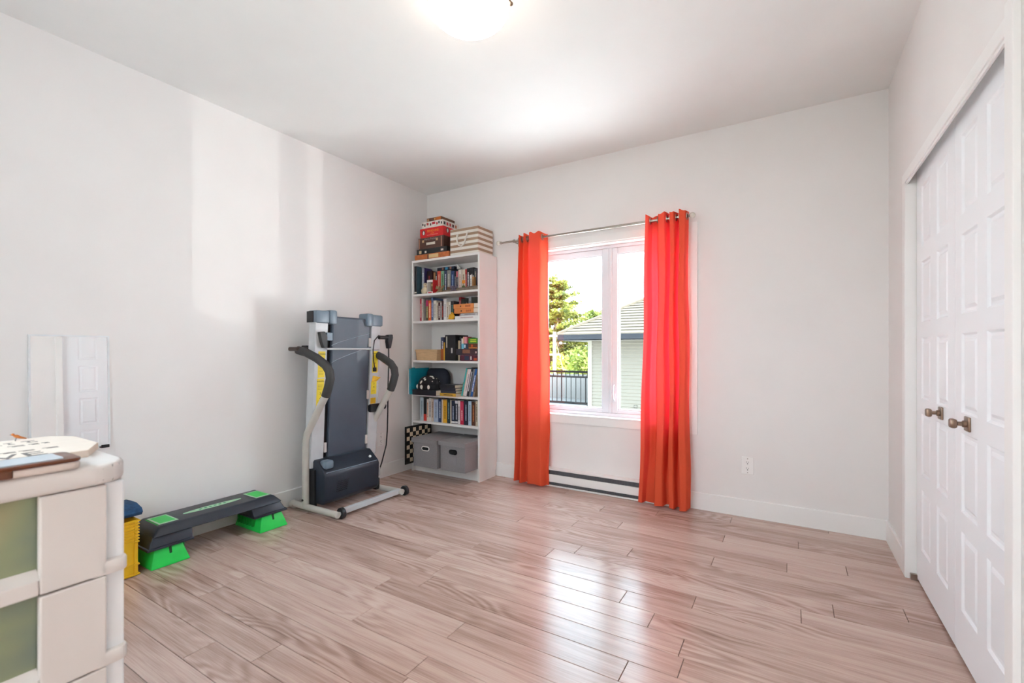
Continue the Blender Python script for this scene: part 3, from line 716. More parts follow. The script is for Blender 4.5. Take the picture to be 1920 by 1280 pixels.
# --- third shelf
z = SH[2]
bs = thing('wooden_basket', 'pale wood veneer berry basket on the third shelf', 'basket', (-2.935, 3.38, z))
vm = mat('birch_veneer', (206, 170, 128), .7, var=.12, scale=20, stretch=(1, 1, 8), bump=.2)
x0, x1, y0, y1, h = -3.085, -2.814, 3.300, 3.430, .102
def slope_wall(a, c, m=vm):
    (ax, ay), (cx_, cy_) = a, c
    return
for (p, q, nin) in (((x0, y0), (x1, y0), (0, 1)), ((x1, y0), (x1, y1), (-1, 0)), ((x1, y1), (x0, y1), (0, -1)), ((x0, y1), (x0, y0), (1, 0))):
    s = B(); ins = .010; t = .003; cxm, cym = (x0 + x1) / 2, (y0 + y1) / 2
    def sh(pt, f): return (cxm + (pt[0] - cxm) * f, cym + (pt[1] - cym) * f)
    lo, hi = .93, 1.0
    a0, a1, b0, b1 = sh(p, lo), sh(q, lo), sh(p, hi), sh(q, hi)
    vs = [(*a0, z), (*a1, z), (*b1, z + h), (*b0, z + h)]; vs += [(v[0] + nin[0] * t, v[1] + nin[1] * t, v[2]) for v in vs]
    s.add(vs, [(0, 1, 2, 3), (7, 6, 5, 4), (0, 4, 5, 1), (1, 5, 6, 2), (2, 6, 7, 3), (3, 7, 4, 0)]); s.obj('veneer_side', vm, bs)
bx(x0 + .012, x1 - .012, y0 + .006, y1 - .006, z, z + .003).obj('bottom', vm, bs)
s = B(); s.box(x0 - .002, x1 + .002, y0 - .003, y0, z + h - .014, z + h + .002); s.box(x1, x1 + .003, y0 - .002, y1, z + h - .014, z + h + .002); s.box(x0 - .003, x0, y0 - .002, y1, z + h - .014, z + h + .002); s.obj('rim_band', vm, bs)
book(-2.808, -2.770, 3.345, z, .218, .17, (40, 52, 84), 'navy book with an orange foot beside the veneer basket', (220, 220, 225), bands=((.02, .50, (164, 84, 40)),))
book(-2.767, -2.757, 3.335, z, .170, .16, (222, 170, 66), 'thin yellow book against the black binder', None)
fo = book(-2.754, -2.634, 3.340, z, .238, .20, (30, 32, 36), 'thick black binder on the third shelf', None)
bx(-2.738, -2.728, 3.3392, 3.3402, z + .120, z + .225).obj('spine_label', tint((222, 216, 196)), fo)
bx(-2.682, -2.664, 3.3392, 3.3402, z + .070, z + .118).obj('white_print', tint((190, 186, 184)), fo)
book(-2.631, -2.613, 3.380, z, .186, .15, (220, 200, 166), 'slim cream book right of the black binder', None)
book(-2.612, -2.595, 3.380, z, .222, .16, (36, 34, 40), 'slim black book between two pale ones on the third shelf', (200, 200, 205))
book(-2.593, -2.571, 3.380, z, .206, .15, (232, 222, 214), 'slim white book on the third shelf', None)
book(-2.568, -2.535, 3.381, z, .216, .14, (116, 60, 46), 'rust brown book behind the stacked game boxes', (200, 160, 120))
def game(x0, x1, y0, y1, z0, z1, c, label, name='game_box', marks=(), var=.1):
    r = thing(name, label, 'game box', ((x0 + x1) / 2, (y0 + y1) / 2, z0))
    zl = z0 + (z1 - z0) * .12
    m_ = tint(c, rough=.4, var=var, scale=30)
    bx(x0 + .002, x1 - .002, y0 + .002, y1 - .002, z0, zl + .002).obj('tray', m_, r)
    bx(x0, x1, y0, y1, zl, z1, .001).obj('lid', m_, r)
    for (fx0_, fx1_, fz0_, fz1_, cc) in marks:
        bx(x0 + (x1 - x0) * fx0_, x0 + (x1 - x0) * fx1_, y0 - .0008, y0 + .001, z0 + (z1 - z0) * fz0_, z0 + (z1 - z0) * fz1_).obj('printed_patch', tint(cc, rough=.45), r)
    return r
game(-2.550, -2.358, 3.308, 3.377, z, z + .052, (92, 40, 58), 'maroon card game box at the bottom of the third shelf stack', marks=((.25, .5, .15, .85, (50, 62, 84)), (.58, .66, .2, .8, (216, 206, 206)), (.78, .95, .1, .5, (200, 80, 50))), var=.3)
game(-2.600, -2.358, 3.306, 3.377, z + .053, z + .108, (72, 50, 58), 'dark purple card game box with bronze artwork lying on the maroon one', marks=((.02, .28, .05, .95, (64, 60, 68)), (.32, .66, .3, .9, (148, 100, 78)), (.90, .96, .3, .6, (220, 190, 190))), var=.3)
game(-2.540, -2.466, 3.312, 3.377, z + .109, z + .156, (48, 60, 76), 'small blue and white card box on the purple game box', marks=((0, .35, 0, 1, (110, 190, 214)), (.40, .62, .2, .8, (206, 222, 236))))
game(-2.462, -2.360, 3.310, 3.377, z + .109, z + .156, (96, 52, 30), 'small brown box with orange artwork under the green one', marks=((.05, .95, .08, .25, (214, 130, 60)), (.3, .5, .35, .8, (190, 80, 40))), var=.3)
game(-2.526, -2.474, 3.316, 3.376, z + .157, z + .217, (176, 78, 84), 'small pink red box on top of the blue card box', marks=((.3, .8, 0, 1, (226, 150, 160)), (0, .25, 0, 1, (214, 178, 140))))
game(-2.462, -2.360, 3.312, 3.376, z + .157, z + .205, (62, 136, 44), 'bright green game box with yellow lettering at the top right of the third shelf', marks=((.2, .85, .58, .74, (196, 212, 60)), (.2, .85, .26, .42, (196, 212, 60))))
# --- fourth shelf
z = SH[3]
tf = thing('teal_folder', 'glossy teal plastic folder sticking out of the left end of the fourth shelf', 'folder', (-3.065, 3.30, z))
tl = mat('teal_plastic', (26, 136, 156), .22, var=.08)
bx(-3.074, -3.048, 3.196, 3.46, z, z + .245, .006).obj('case', tl, tf)
bx(-3.090, -3.076, 3.205, 3.45, z, z + .236, .001).obj('paper', tint((232, 230, 228)), tf)
bx(-3.070, -3.052, 3.230, 3.258, z + .243, z + .252, .002).obj('clip', tl, tf)
bg_ = B().ball((-2.955, 3.462, z + .122), (.170, .070, .150), seg=20)
bg_ = tag(bg_.obj('soft_bag', mat('navy_nylon', (34, 40, 54), .75, var=.2, scale=12, bump=.8, bscale=14), smooth=True), 'dark navy soft bag stuffed at the back of the fourth shelf', 'bag')
for v in bg_.data.vertices:
    v.co.z = min(max(v.co.z, .002 + 0.028), .270); v.co.y = max(min(v.co.y, .072), -.060); v.co.x = max(min(v.co.x, .150), -.088)
    v.co.z -= .030
bg_.location.z = z + .001
B().tube([(-3.02, 3.400, z + .06), (-3.02, 3.395, z + .14), (-2.9, 3.393, z + .15), (-2.9, 3.400, z + .06)], .007, 7).obj('strap', mat('navy_strap', (28, 32, 44), .8), bg_)
bk = flat_book(-3.036, -2.748, 3.205, z, .050, .17, (34, 36, 46), 'thick black hardback lying under the patterned cap on the fourth shelf')
cap = thing('patterned_cap', 'black knit cap with white spot pattern resting on the black hardback', 'cap', (-2.90, 3.29, z + .05))
def spots():
    m, n, b_ = raw('black_white_spots'); co = N(n, 'ShaderNodeTexCoord'); v = N(n, 'ShaderNodeTexVoronoi'); v.inputs['Scale'].default_value = 26
    mp = N(n, 'ShaderNodeMapping'); n.links.new(co.outputs['Object'], mp.inputs[0]); n.links.new(mp.outputs[0], v.inputs['Vector'])
    r = N(n, 'ShaderNodeValToRGB'); r.color_ramp.interpolation = 'CONSTANT'
    r.color_ramp.elements[0].color = rgb((232, 228, 216)); r.color_ramp.elements[1].position = .30; r.color_ramp.elements[1].color = rgb((28, 28, 32))
    n.links.new(v.outputs['Distance'], r.inputs[0]); n.links.new(r.outputs[0], b_.inputs['Base Color']); b_.inputs['Roughness'].default_value = .9; return m
sm_ = spots()
zc = z + .051
B().lathe([(.118, 0), (.122, .012), (.120, .045), (.112, .075), (.088, .105), (.050, .124), (.010, .130)], 28, T=Matrix.Translation((-2.905, 3.292, zc)) @ Matrix.Diagonal((1, .70, 1, 1))).obj('crown', sm_, cap, smooth=True)
B().lathe([(.1225, .002), (.1265, .004), (.1265, .046), (.1225, .048)], 28, T=Matrix.Translation((-2.905, 3.292, zc)) @ Matrix.Diagonal((1, .70, 1, 1))).obj('cuff', mat('black_knit', (26, 26, 30), .95, var=.2), cap, smooth=True)
wsp = tint((234, 230, 220), rough=.9)
for dx in (-.088, -.018, .058):     # big white motifs on the cuff
    y = 3.292 - .70 * math.sqrt(.1265 ** 2 - dx ** 2)
    B().ball((-2.905 + dx, y, zc + .025), (.017, .004, .020)).obj('motif', wsp, cap, smooth=True)
flat_book(-2.736, -2.553, 3.245, z, .026, .15, (214, 164, 58), 'yellow and black book lying at the bottom of the notebook pile', title=(60, 60, 50))
flat_book(-2.735, -2.560, 3.255, z + .027, .022, .14, (58, 62, 74), 'thin slate notebook in the middle of the pile')
flat_book(-2.738, -2.562, 3.252, z + .050, .022, .14, (44, 46, 56), 'dark notebook with pale page edges in the pile')
flat_book(-2.745, -2.565, 3.248, z + .073, .030, .15, (36, 38, 46), 'dark notebook on top of the pile on the fourth shelf')
cd = thing('card_box', 'small blue grey box with a lime green top beside the leaning books', 'box', (-2.548, 3.36, z))
bx(-2.594, -2.558, 3.405, 3.470, z, z + .085, .001).obj('box', tint((132, 150, 168), var=.2, scale=40), cd); bx(-2.596, -2.556, 3.403, 3.472, z + .085, z + .118, .002).obj('lid', tint((184, 186, 40)), cd)
lean = [((64, 170, 172), 'tall teal book leaning at the left of the tilted row', .016, .262, None), ((206, 190, 168), 'thin cream book leaning against the teal one', .010, .256, None), ((228, 214, 212), 'pale pink book leaning in the tilted row', .030, .252, (150, 130, 130)),
        ((42, 44, 50), 'black book leaning in the tilted row', .022, .268, (220, 220, 220)), ((128, 128, 132), 'grey book leaning between the black and blue ones', .018, .256, (60, 60, 60)), ((44, 96, 168), 'blue book leaning in the tilted row', .022, .258, (220, 230, 240)), ((150, 124, 100), 'tan book leaning against the right side of the fourth shelf', .020, .250, (70, 60, 50))]
x = -2.549
for cc, lb, w_, h_, tt in lean:
    t_ = 12.5
    book(x, x + w_, 3.318, z + .0005 + w_ * math.sin(R(t_)) * 1.0, h_ * .98, .17, cc, lb, tt, tilt=t_); x += w_ / math.cos(R(t_)) + .0012
    if x > -2.40: t_ = 12
# --- fifth shelf
z = SH[4]
fif = [(-3.045, -3.000, (190, 204, 212), (120, 140, 150), 'pale blue grey book at the left of the fifth shelf'), (-2.998, -2.962, (36, 36, 40), None, 'black book with a red foot on the fifth shelf'), (-2.960, -2.935, (232, 220, 206), (200, 120, 60), 'white paperback with orange lettering on the fifth shelf'),
    (-2.933, -2.903, (226, 220, 214), (70, 70, 70), 'white paperback with dark lettering on the fifth shelf'), (-2.901, -2.876, (214, 196, 180), (140, 100, 70), 'white and tan paperback on the fifth shelf'), (-2.872, -2.818, (176, 188, 208), (110, 120, 140), 'wide pale lavender book on the fifth shelf'),
    (-2.816, -2.779, (44, 62, 104), (200, 210, 225), 'royal blue book on the fifth shelf'), (-2.777, -2.761, (224, 206, 180), None, 'thin cream book left of the yellow one'), (-2.759, -2.714, (228, 168, 44), (120, 80, 20), 'wide yellow book on the fifth shelf'),
    (-2.712, -2.675, (38, 56, 62), (120, 150, 150), 'dark teal book right of the yellow one'), (-2.673, -2.662, (222, 208, 186), None, 'very thin cream book between two dark ones'), (-2.660, -2.620, (36, 44, 64), (170, 180, 200), 'navy book with a white square at its foot'),
    (-2.618, -2.586, (40, 42, 58), (190, 195, 205), 'navy book with white squares at head and foot'), (-2.584, -2.561, (222, 216, 214), (120, 120, 130), 'slim white book left of the crimson one'), (-2.559, -2.520, (188, 34, 66), (235, 200, 200), 'crimson pink book on the fifth shelf'),
    (-2.518, -2.471, (34, 38, 54), (160, 170, 190), 'thick midnight blue book right of the crimson one'), (-2.468, -2.434, (176, 196, 212), (110, 130, 150), 'light blue book on the fifth shelf'), (-2.432, -2.390, (92, 56, 42), (200, 120, 70), 'brown red book near the right end of the fifth shelf'), (-2.388, -2.364, (206, 192, 170), (90, 80, 60), 'beige book at the right end of the fifth shelf')]
for i, (a, c, cc, tt, lb) in enumerate(fif):
    book(a, c, 3.318, z, .222 - .006 * (i % 3), .16, cc, lb, tt, bands={1: ((.0, .30, (222, 70, 58)),), 11: ((.03, .11, (220, 216, 214)),), 12: ((.03, .11, (220, 216, 214)), (.84, .96, (214, 214, 220))), 14: ((.62, .96, (206, 60, 90)),)}.get(i, ()))
# --- bottom bay: two grey fabric boxes and a chess board
z = SH[5]
fab = mat('grey_linen', (142, 138, 140), .95, var=.22, scale=420, stretch=(1, 1, 1), bump=.4, bscale=500)
def fabric_box(x0, x1, y0, y1, label, ring_m, tagged):
    r = thing('storage_box', label, 'storage box', ((x0 + x1) / 2, (y0 + y1) / 2, z))
    bx(x0, x1, y0, y1, z, z + .222, .004).obj('body', fab, r)
    bx(x0 - .016, x1 + .006, y0 - .012, y1 + .004, z + .214, z + .254, .004).obj('lid', fab, r)
    cxm = (x0 + x1) / 2 + .008; zc = z + .168
    def slot(hw, hh, n_=8):
        p = []
        for k in range(n_ + 1): a = R(-90 + 180 * k / n_); p.append((cxm + hw + hh * math.cos(a), zc + hh * math.sin(a)))
        for k in range(n_ + 1): a = R(90 + 180 * k / n_); p.append((cxm - hw + hh * math.cos(a), zc + hh * math.sin(a)))
        return p
    hr = B().prism(slot(.024, .021), 'Y', y0 - .004, y0 + .001).obj('handle_ring', ring_m, r)
    B().prism(slot(.024, .0135), 'Y', y0 - .0048, y0).obj('handle_hole', mat('box_hole', (16, 16, 18), .8), hr)
    if tagged:
        bx(cxm - .036, cxm + .038, y0 - .0018, y0 + .001, z + .062, z + .130).obj('label_pocket', mat('clear_pocket', (150, 146, 150), .18, var=.05), r)
fabric_box(-2.925, -2.648, 3.100, 3.470, 'grey linen storage box with a white handle ring beside the chess board', tint((236, 232, 228), rough=.4), False)
fabric_box(-2.619, -2.349, 3.112, 3.482, 'grey linen storage box with a metal handle ring and a label pocket', mat('chrome_ring', (190, 192, 196), .15, metal=1.0), True)
cb = thing('chess_board', 'black and cream chess board standing on edge beside the grey boxes', 'chess board', (-2.985, 3.24, z))
bx(-3.008, -3.000, 3.075, 3.43, z, z + .345, .001).obj('board', mat('black_lacquer', (24, 22, 22), .4), cb)
cr = tint((222, 204, 176), rough=.5)
n8 = 8
for i in range(n8):
    for j in range(n8):
        if (i + j) % 2 == 0: continue
        sq = .312 / 8; ya, za = 3.092 + i * .0405, z + .016 + j * sq
        bx(-3.0002, -2.9993, ya + .001, ya + .0395, za + .001, za + sq - .001).obj('cream_square', cr, cb)

# --- on top of the bookcase
z = BH
game(-3.085, -2.668, 3.290, 3.55, z, z + .048, (196, 110, 58), 'orange brown suitcase style game box at the bottom of the pile on the bookcase', marks=((.38, .42, 0, .9, (110, 60, 40)), (.42, .70, .15, .85, (226, 196, 140))), var=.2)
game(-3.062, -2.690, 3.292, 3.55, z + .049, z + .098, (44, 48, 50), 'dark grey game box with brass studs second in the pile', marks=((.08, .16, .15, .75, (206, 180, 140)), (.27, .33, .2, .6, (220, 210, 196)), (.80, .88, .25, .6, (216, 206, 196))))
gb = game(-3.042, -2.734, 3.294, 3.54, z + .099, z + .204, (92, 62, 52), 'brown trunk style trivia game box with a white name plate', marks=((.32, .67, .32, .54, (226, 220, 206)), (.02, .055, .05, .95, (178, 130, 108)), (.90, .935, .05, .95, (178, 130, 108)), (.15, .23, .58, .80, (196, 160, 120)), (.70, .78, .62, .84, (196, 160, 120))))
text_mesh('title', 'Harry Potter', .028, FACE_FRONT(-2.895, 3.2925, z + .186), tint((150, 146, 146)), gb)
gr = game(-3.022, -2.740, 3.294, 3.54, z + .205, z + .292, (222, 36, 40), 'red game box with penguin ovals and yellow lettering')
text_mesh('title', 'PENGUINS', .030, FACE_FRONT(-2.862, 3.2925, z + .260), tint((240, 150, 40)), gr)
bx(-2.890, -2.848, 3.2928, 3.2942, z + .236, z + .241).obj('printed_line', tint((240, 150, 40)), gr)
bx(-2.935, -2.800, 3.2928, 3.2942, z + .222, z + .226).obj('printed_line', tint((240, 150, 130)), gr)
def oval(T, a_, b_, m_):
    s = B(); k = 20
    s.add([(a_ * math.cos(2 * math.pi * i / k), 0, b_ * math.sin(2 * math.pi * i / k)) for i in range(k)], [tuple(range(k))], 0, T); return s
for T in (Matrix.Translation((-2.975, 3.2930, z + .252)), Matrix.Translation((-2.7392, 3.36, z + .262)) @ Matrix.Rotation(R(90), 4, 'Z')):
    oval(T, .020, .024, 0).obj('badge', tint((38, 28, 30)), gr)
    oval(T @ Matrix.Translation((0, -.0006, -.003)), .011, .019, 0).obj('badge_figure', tint((236, 228, 220)), gr)
gd = game(-3.002, -2.746, 3.296, 3.54, z + .293, z + .352, (230, 222, 214), 'white game box printed with red words and dice near the top of the pile')
for k, (fx_, cc, ww) in enumerate(((.03, (40, 30, 34), .05), (.13, (40, 30, 34), .05), (.24, (198, 70, 66), .09), (.40, (90, 40, 40), .06), (.50, (200, 50, 60), .15), (.70, (200, 60, 60), .07), (.80, (60, 56, 56), .06), (.92, (40, 34, 36), .05))):
    xa = -3.002 + .256 * fx_; bx(xa, xa + .256 * ww, 3.2952, 3.2968, z + .293 + (.018 if k % 2 else .026), z + .293 + (.040 if k % 2 else .048)).obj('printed_patch', tint(cc), gd)
for k, cc in enumerate(((40, 34, 36), (200, 60, 70), (196, 80, 76), (84, 50, 46), (190, 110, 80))):
    bx(-2.7468, -2.7452, 3.31 + k * .042, 3.336 + k * .042, z + .308, z + .336).obj('printed_patch', tint(cc), gd)
game(-2.942, -2.766, 3.300, 3.50, z + .353, z + .384, (104, 64, 40), 'small brown and orange card game box on the very top of the pile', marks=((.03, .16, .1, .8, (196, 150, 110)), (.25, .45, .1, .9, (120, 84, 72)), (.50, .60, .2, .8, (216, 160, 90)), (.62, .97, .05, .95, (196, 104, 40))), var=.2)
sb = thing('striped_basket', 'brown and cream striped fabric basket with a white rope handle on the bookcase', 'basket', (-2.51, 3.43, z))
def stripes():
    m, n, b_ = raw('striped_canvas'); g = N(n, 'ShaderNodeNewGeometry'); sx = N(n, 'ShaderNodeSeparateXYZ'); n.links.new(g.outputs['Position'], sx.inputs[0])
    a = N(n, 'ShaderNodeMath', operation='MULTIPLY_ADD'); a.inputs[1].default_value = 1 / .0475; a.inputs[2].default_value = -(z + .0235) / .0475; n.links.new(sx.outputs['Z'], a.inputs[0])
    f = N(n, 'ShaderNodeMath', operation='FRACT'); n.links.new(a.outputs[0], f.inputs[0])
    r = N(n, 'ShaderNodeValToRGB'); r.color_ramp.interpolation = 'CONSTANT'
    r.color_ramp.elements[0].color = rgb((166, 138, 114)); r.color_ramp.elements[1].position = .48; r.color_ramp.elements[1].color = rgb((232, 226, 216))
    n.links.new(f.outputs[0], r.inputs[0]); n.links.new(r.outputs[0], b_.inputs['Base Color']); b_.inputs['Roughness'].default_value = .9; return m
st = stripes(); x0, x1, y0, y1, h = -2.664, -2.352, 3.305, 3.540, .240
s = B()
s.box(x0, x1, y0, y0 + .006, z, z + h, .002); s.box(x0, x1, y1 - .006, y1, z, z + h, .002); s.box(x0, x0 + .006, y0 + .006, y1 - .006, z, z + h, .002); s.box(x1 - .006, x1, y0 + .006, y1 - .006, z, z + h, .002); s.box(x0 + .006, x1 - .006, y0 + .006, y1 - .006, z, z + .006)
s.obj('body', st, sb)
B().tube([(-2.575, y0 + .002, z + .180), (-2.577, y0 - .010, z + .176), (-2.574, y0 - .014, z + .125), (-2.555, y0 - .015, z + .085), (-2.525, y0 - .016, z + .072), (-2.495, y0 - .015, z + .090), (-2.480, y0 - .014, z + .130), (-2.462, y0 - .010, z + .188), (-2.460, y0 + .002, z + .192)], .0075, 9).obj('rope_handle', mat('cotton_rope', (232, 226, 216), .9, bump=.6, bscale=200), sb, smooth=True)

# ================================================================== TREADMILL
tm = thing('treadmill', 'folded grey treadmill with black belt standing against the left wall', 'treadmill', (-2.88, 2.35, 0))
silver = mat('silver_paint', (196, 198, 200), .35, var=.04)
champ = mat('beige_tube_paint', (200, 196, 188), .38, var=.04)
belt_m = mat('treadmill_belt', (72, 82, 96), .42, var=.06, scale=8, bump=.15, bscale=500)
navy_p = mat('graphite_plastic', (38, 46, 58), .38, var=.08, scale=10)
cap_m = mat('blue_grey_plastic', (112, 128, 142), .34, var=.05)
grip_m = mat('foam_grip', (58, 58, 58), .55, var=.08)
lean_x = lambda zz: -2.935 + (zz - .3) * .055        # deck leans slightly towards the room at its top
YL, YR = 2.050, 2.655
for y, yo in ((YL, -1), (YR, 1)):
    B().tube([(-3.125, y, .040), (-3.09, y, .034), (-2.95, y, .034), (-2.630, y, .036)], .022, 14).obj('base_tube', champ, tm, smooth=True)
    B().tube([(-3.14, y, .026), (-3.10, y, .026)], .026, 14).obj('base_foot', champ, tm, smooth=True)
    yw = y + (.036 if yo < 0 else .034)
    T = Matrix.Translation((-2.630, yw, .039)) @ Matrix.Rotation(R(90), 4, 'X')
    wl = B().lathe([(.012, -.014), (.034, -.014), (.038, -.010), (.038, .010), (.034, .014), (.012, .014)], 24, T=T).obj('wheel', black_m, tm, smooth=True)
    B().lathe([(.013, -.016), (.013, .016)], 14, T=T).obj('hub', silver, wl, smooth=True)
    tp = B().lathe([(.010, 0), (.0225, 0), (.0225, .012), (.010, .012)], 18, T=Matrix.Translation((-2.634, y, .036)) @ Matrix.Rotation(R(90), 4, 'Y')).obj('tube_cap', champ, tm, smooth=True)
    path = [(-2.975, .030), (-2.974, .25), (-2.970, .50), (-2.955, .56), (-2.90, .635), (-2.81, .763), (-2.742, .852)]
    B().tube([(px, y, pz) for px, pz in path], .0245, 14).obj('upright', champ, tm, smooth=True)
    gp = [(-2.752, .838), (-2.725, .893), (-2.702, .960), (-2.712, 1.010), (-2.748, 1.050), (-2.848, 1.100), (-2.96, 1.138), (-3.06, 1.156)]
    B().tube([(px, y, pz) for px, pz in gp], .030, 16).obj('handle_grip', grip_m, tm, smooth=True)
    B().ball((-2.974, y - .024 * (1 if yo < 0 else -1) * (1), .085), .008).obj('bolt', black_m, tm)
bx(-2.672, -2.640, YL + .055, YR - .0, .020, .058, .004).obj('crossbar', silver, tm)
B().tube([(-3.10, YL, .034), (-3.10, YR, .034)], .018, 12).obj('rear_crossbar', champ, tm, smooth=True)
bx(-3.135, -3.020, YL - .035, YR + .02, 1.150, 1.180, .010).obj('console', mat('console_brown', (70, 58, 52), .35, var=.1), tm)
bx(-3.10, -3.04, YL + .05, YL + .16, 1.178, 1.192, .005).obj('console_pad', black_m, tm)
# deck: two rails, running board, belt
def shear_box(y0, y1, z0, z1, xf, depth, bev=.004):
    s = B(); s.box(0, depth, 0, y1 - y0, 0, z1 - z0, bev)
    for v in s.v:
        zz = z0 + v.z; v.x = lean_x(zz) + xf - depth + v.x; v.y += y0; v.z = zz
    return s
for y0, y1 in ((2.062, 2.165), (2.575, 2.668)):
    shear_box(y0, y1, .305, 1.395, 0, .075).obj('side_rail', silver, tm)
shear_box(2.165, 2.575, .10, 1.40, -.030, .030, 0).obj('running_board', mat('board_black', (14, 14, 16), .6), tm)
shear_box(2.206, 2.568, .30, 1.408, -.006, .055, .012).obj('belt', belt_m, tm)
for (za, zb) in ((1.190, 1.290), (1.060, 1.180)):  # two thin pale lines across the belt
    s = B(); n_ = 14
    pts = []
    for i in range(n_ + 1):
        t = i / n_; y = 2.205 + .355 * t; zz = za + (zb - za) * (t ** .8); pts.append((lean_x(zz) - .0055, y, zz))
    s.tube(pts, .0018, 5).obj('belt_line', mat('pale_line', (150, 164, 176), .5), tm)
for yc, sg in ((2.113, 1), (2.622, -1)):
    xf = lean_x(1.40)
    c = B(); c.box(xf - .09, xf + .012, yc - .055, yc + .058, 1.352, 1.442, .012); c.obj('end_cap', cap_m, tm, smooth=True)
    y0, y1 = (yc + .052, yc + .118) if sg > 0 else (yc - .110, yc - .045)
    c = B(); c.box(xf - .09, xf + .020, y0, y1, 1.346, 1.450, .014); q = c.obj('roller_cap', cap_m, tm, smooth=True)
    bx(xf - .092, xf - .02, min(yc - .056 * sg, yc - .060 * sg), max(yc - .056 * sg, yc - .060 * sg), 1.355, 1.435).obj('cap_side', black_m, tm)
# motor cover
B().prism([(-2.99, .055), (-2.99, .365), (-2.905, .365), (-2.812, .288), (-2.800, .262), (-2.808, .085), (-2.835, .055)], 'Y', 2.082, 2.585, .012, seg=3).obj('motor_cover', navy_p, tm, smooth=True)
B().tube([(-2.8085, 2.100, .2845), (-2.8085, 2.570, .2845)], .0022, 6).obj('cover_edge', mat('pale_edge', (140, 160, 178), .4), tm)
bx(-2.888, -2.815, 2.100, 2.170, .305, .365, .014).obj('belt_guide', cap_m, tm, smooth=True)
B().tube([(-2.842, 2.520, .316), (-2.835, 2.520, .323)], .010, 10).obj('cover_screw', tint((220, 222, 224)), tm)
vt = B()
for i in range(8):
    for j in range(6):
        yv, zv = 2.180 + i * .0125 + j * .003, .135 + j * .0135
        vt.tube([(-2.8075, yv, zv), (-2.7998, yv, zv)], .0034, 6)
vt = vt.obj('vent_holes', mat('vent_black', (22, 26, 34), .8), tm); vt['kind'] = 'stuff'
bx(-2.99, -2.86, 2.60, 2.64, .03, .12, .004).obj('motor_bracket', black_m, tm)
bx(-2.99, -2.90, 2.068, 2.088, .03, .30, .004).obj('motor_bracket', black_m, tm)
# locking bar with brackets
xb_ = lean_x(1.166) + .012
B().tube([(xb_, 2.150, 1.166), (xb_, 2.640, 1.168)], .0075, 10).obj('lock_bar', silver, tm, smooth=True)
B().prism([(2.078, 1.285), (2.120, 1.290), (2.140, 1.255), (2.140, 1.175), (2.112, 1.172), (2.095, 1.215)], 'X', lean_x(1.22), lean_x(1.22) + .035, .004).obj('lock_bracket', grip_m, tm)
bx(lean_x(1.25), lean_x(1.25) + .025, 2.140, 2.190, 1.225, 1.285, .005).obj('latch_block', cap_m, tm)
B().tube([(lean_x(1.26) + .015, 2.640, 1.262), (lean_x(1.26) + .02, 2.735, 1.262)], .016, 12).obj('knob_stem', black_m, tm, smooth=True)
B().prism([(2.722, 1.285), (2.772, 1.290), (2.775, 1.262), (2.752, 1.175), (2.730, 1.170), (2.718, 1.23)], 'X', lean_x(1.22), lean_x(1.22) + .040, .006).obj('plug_knob', black_m, tm)
xc_ = lean_x(1.2) + .03
B().tube([(xc_, 2.660, 1.27), (xc_, 2.625, 1.275), (xc_, 2.580, 1.235), (xc_ - .004, 2.570, 1.16), (xc_ - .008, 2.578, 1.08), (xc_ - .01, 2.592, 1.015)], .0045, 7).obj('safety_cord', black_m, tm, smooth=True)
bx(xc_ - .018, xc_ - .002, 2.578, 2.606, .985, 1.018, .003).obj('safety_clip', black_m, tm)
B().tube([(xc_ - .01, 2.742, 1.180), (xc_ - .01, 2.744, 1.05), (xc_ - .02, 2.745, .85), (xc_ - .03, 2.752, .65), (xc_ - .05, 2.766, .48), (xc_ - .06, 2.764, .36), (xc_ - .08, 2.735, .22), (xc_ - .09, 2.700, .12), (xc_ - .10, 2.680, .07)], .0055, 8).obj('power_cord', black_m, tm, smooth=True)
bx(lean_x(.68) - .02, lean_x(.68) + .022, 2.575, 2.680, .655, .720, .008).obj('rail_clamp', black_m, tm)
B().tube([(lean_x(.69) + .012, 2.675, .69), (-2.86, 2.700, .70)], .010, 8).obj('clamp_lever', black_m, tm)
B().ball((-2.868, 2.700, .70), (.016, .014, .028)).obj('clamp_knob', black_m, tm, smooth=True)
for y, zz in ((2.178, .44), (2.560, .44), (2.560, .80), (2.560, 1.22)): bx(lean_x(zz) - .012, lean_x(zz) + .002, y - .010, y + .010, zz - .035, zz + .035).obj('rail_tab', mat('pale_tab', (200, 192, 188), .5), tm)
bx(-2.955, -2.905, 2.672, 2.690, .12, .19, .003).obj('socket_plate', tint((210, 210, 212)), tm)
yel = mat('warning_yellow', (240, 214, 40), .45, var=.05); oran = mat('worn_yellow', (236, 184, 40), .5, var=.1)
ink = tint((96, 78, 24), rough=.6)
def warning(y0, y1, z0, z1, m_, head, lines, nums=()):
    def fx(zz): return lean_x(zz) + .0006
    s = B(); s.add([(fx(z0), y0, z0), (fx(z0), y1, z0), (fx(z1), y1, z1), (fx(z1), y0, z1)], [(0, 1, 2, 3)]); o = s.obj('warning_label', m_, tm)
    ym = (y0 + y1) / 2
    if head: text_mesh('label_heading', head, .013, FACE_RIGHT(fx(z1 - .02) + .001, ym, z1 - .020), ink, o, depth=.0002)
    q = B(); wd = y1 - y0
    for zl in lines:
        q.box(fx(zl), fx(zl) + .0005, y0 + wd * .15, y1 - wd * (.15 + .12 * ((zl * 977) % 1)), zl - .0016, zl + .0016)
    if lines: q = q.obj('label_lines', tint((190, 164, 40), rough=.6), o); q['kind'] = 'stuff'
    for (zl, t) in nums: text_mesh('label_number', t, .024, FACE_RIGHT(fx(zl) + .001, ym, zl), ink, o, depth=.0002)
warning(2.092, 2.150, .958, 1.148, yel, 'WARNING', [1.10 - .011 * i for i in range(12)])
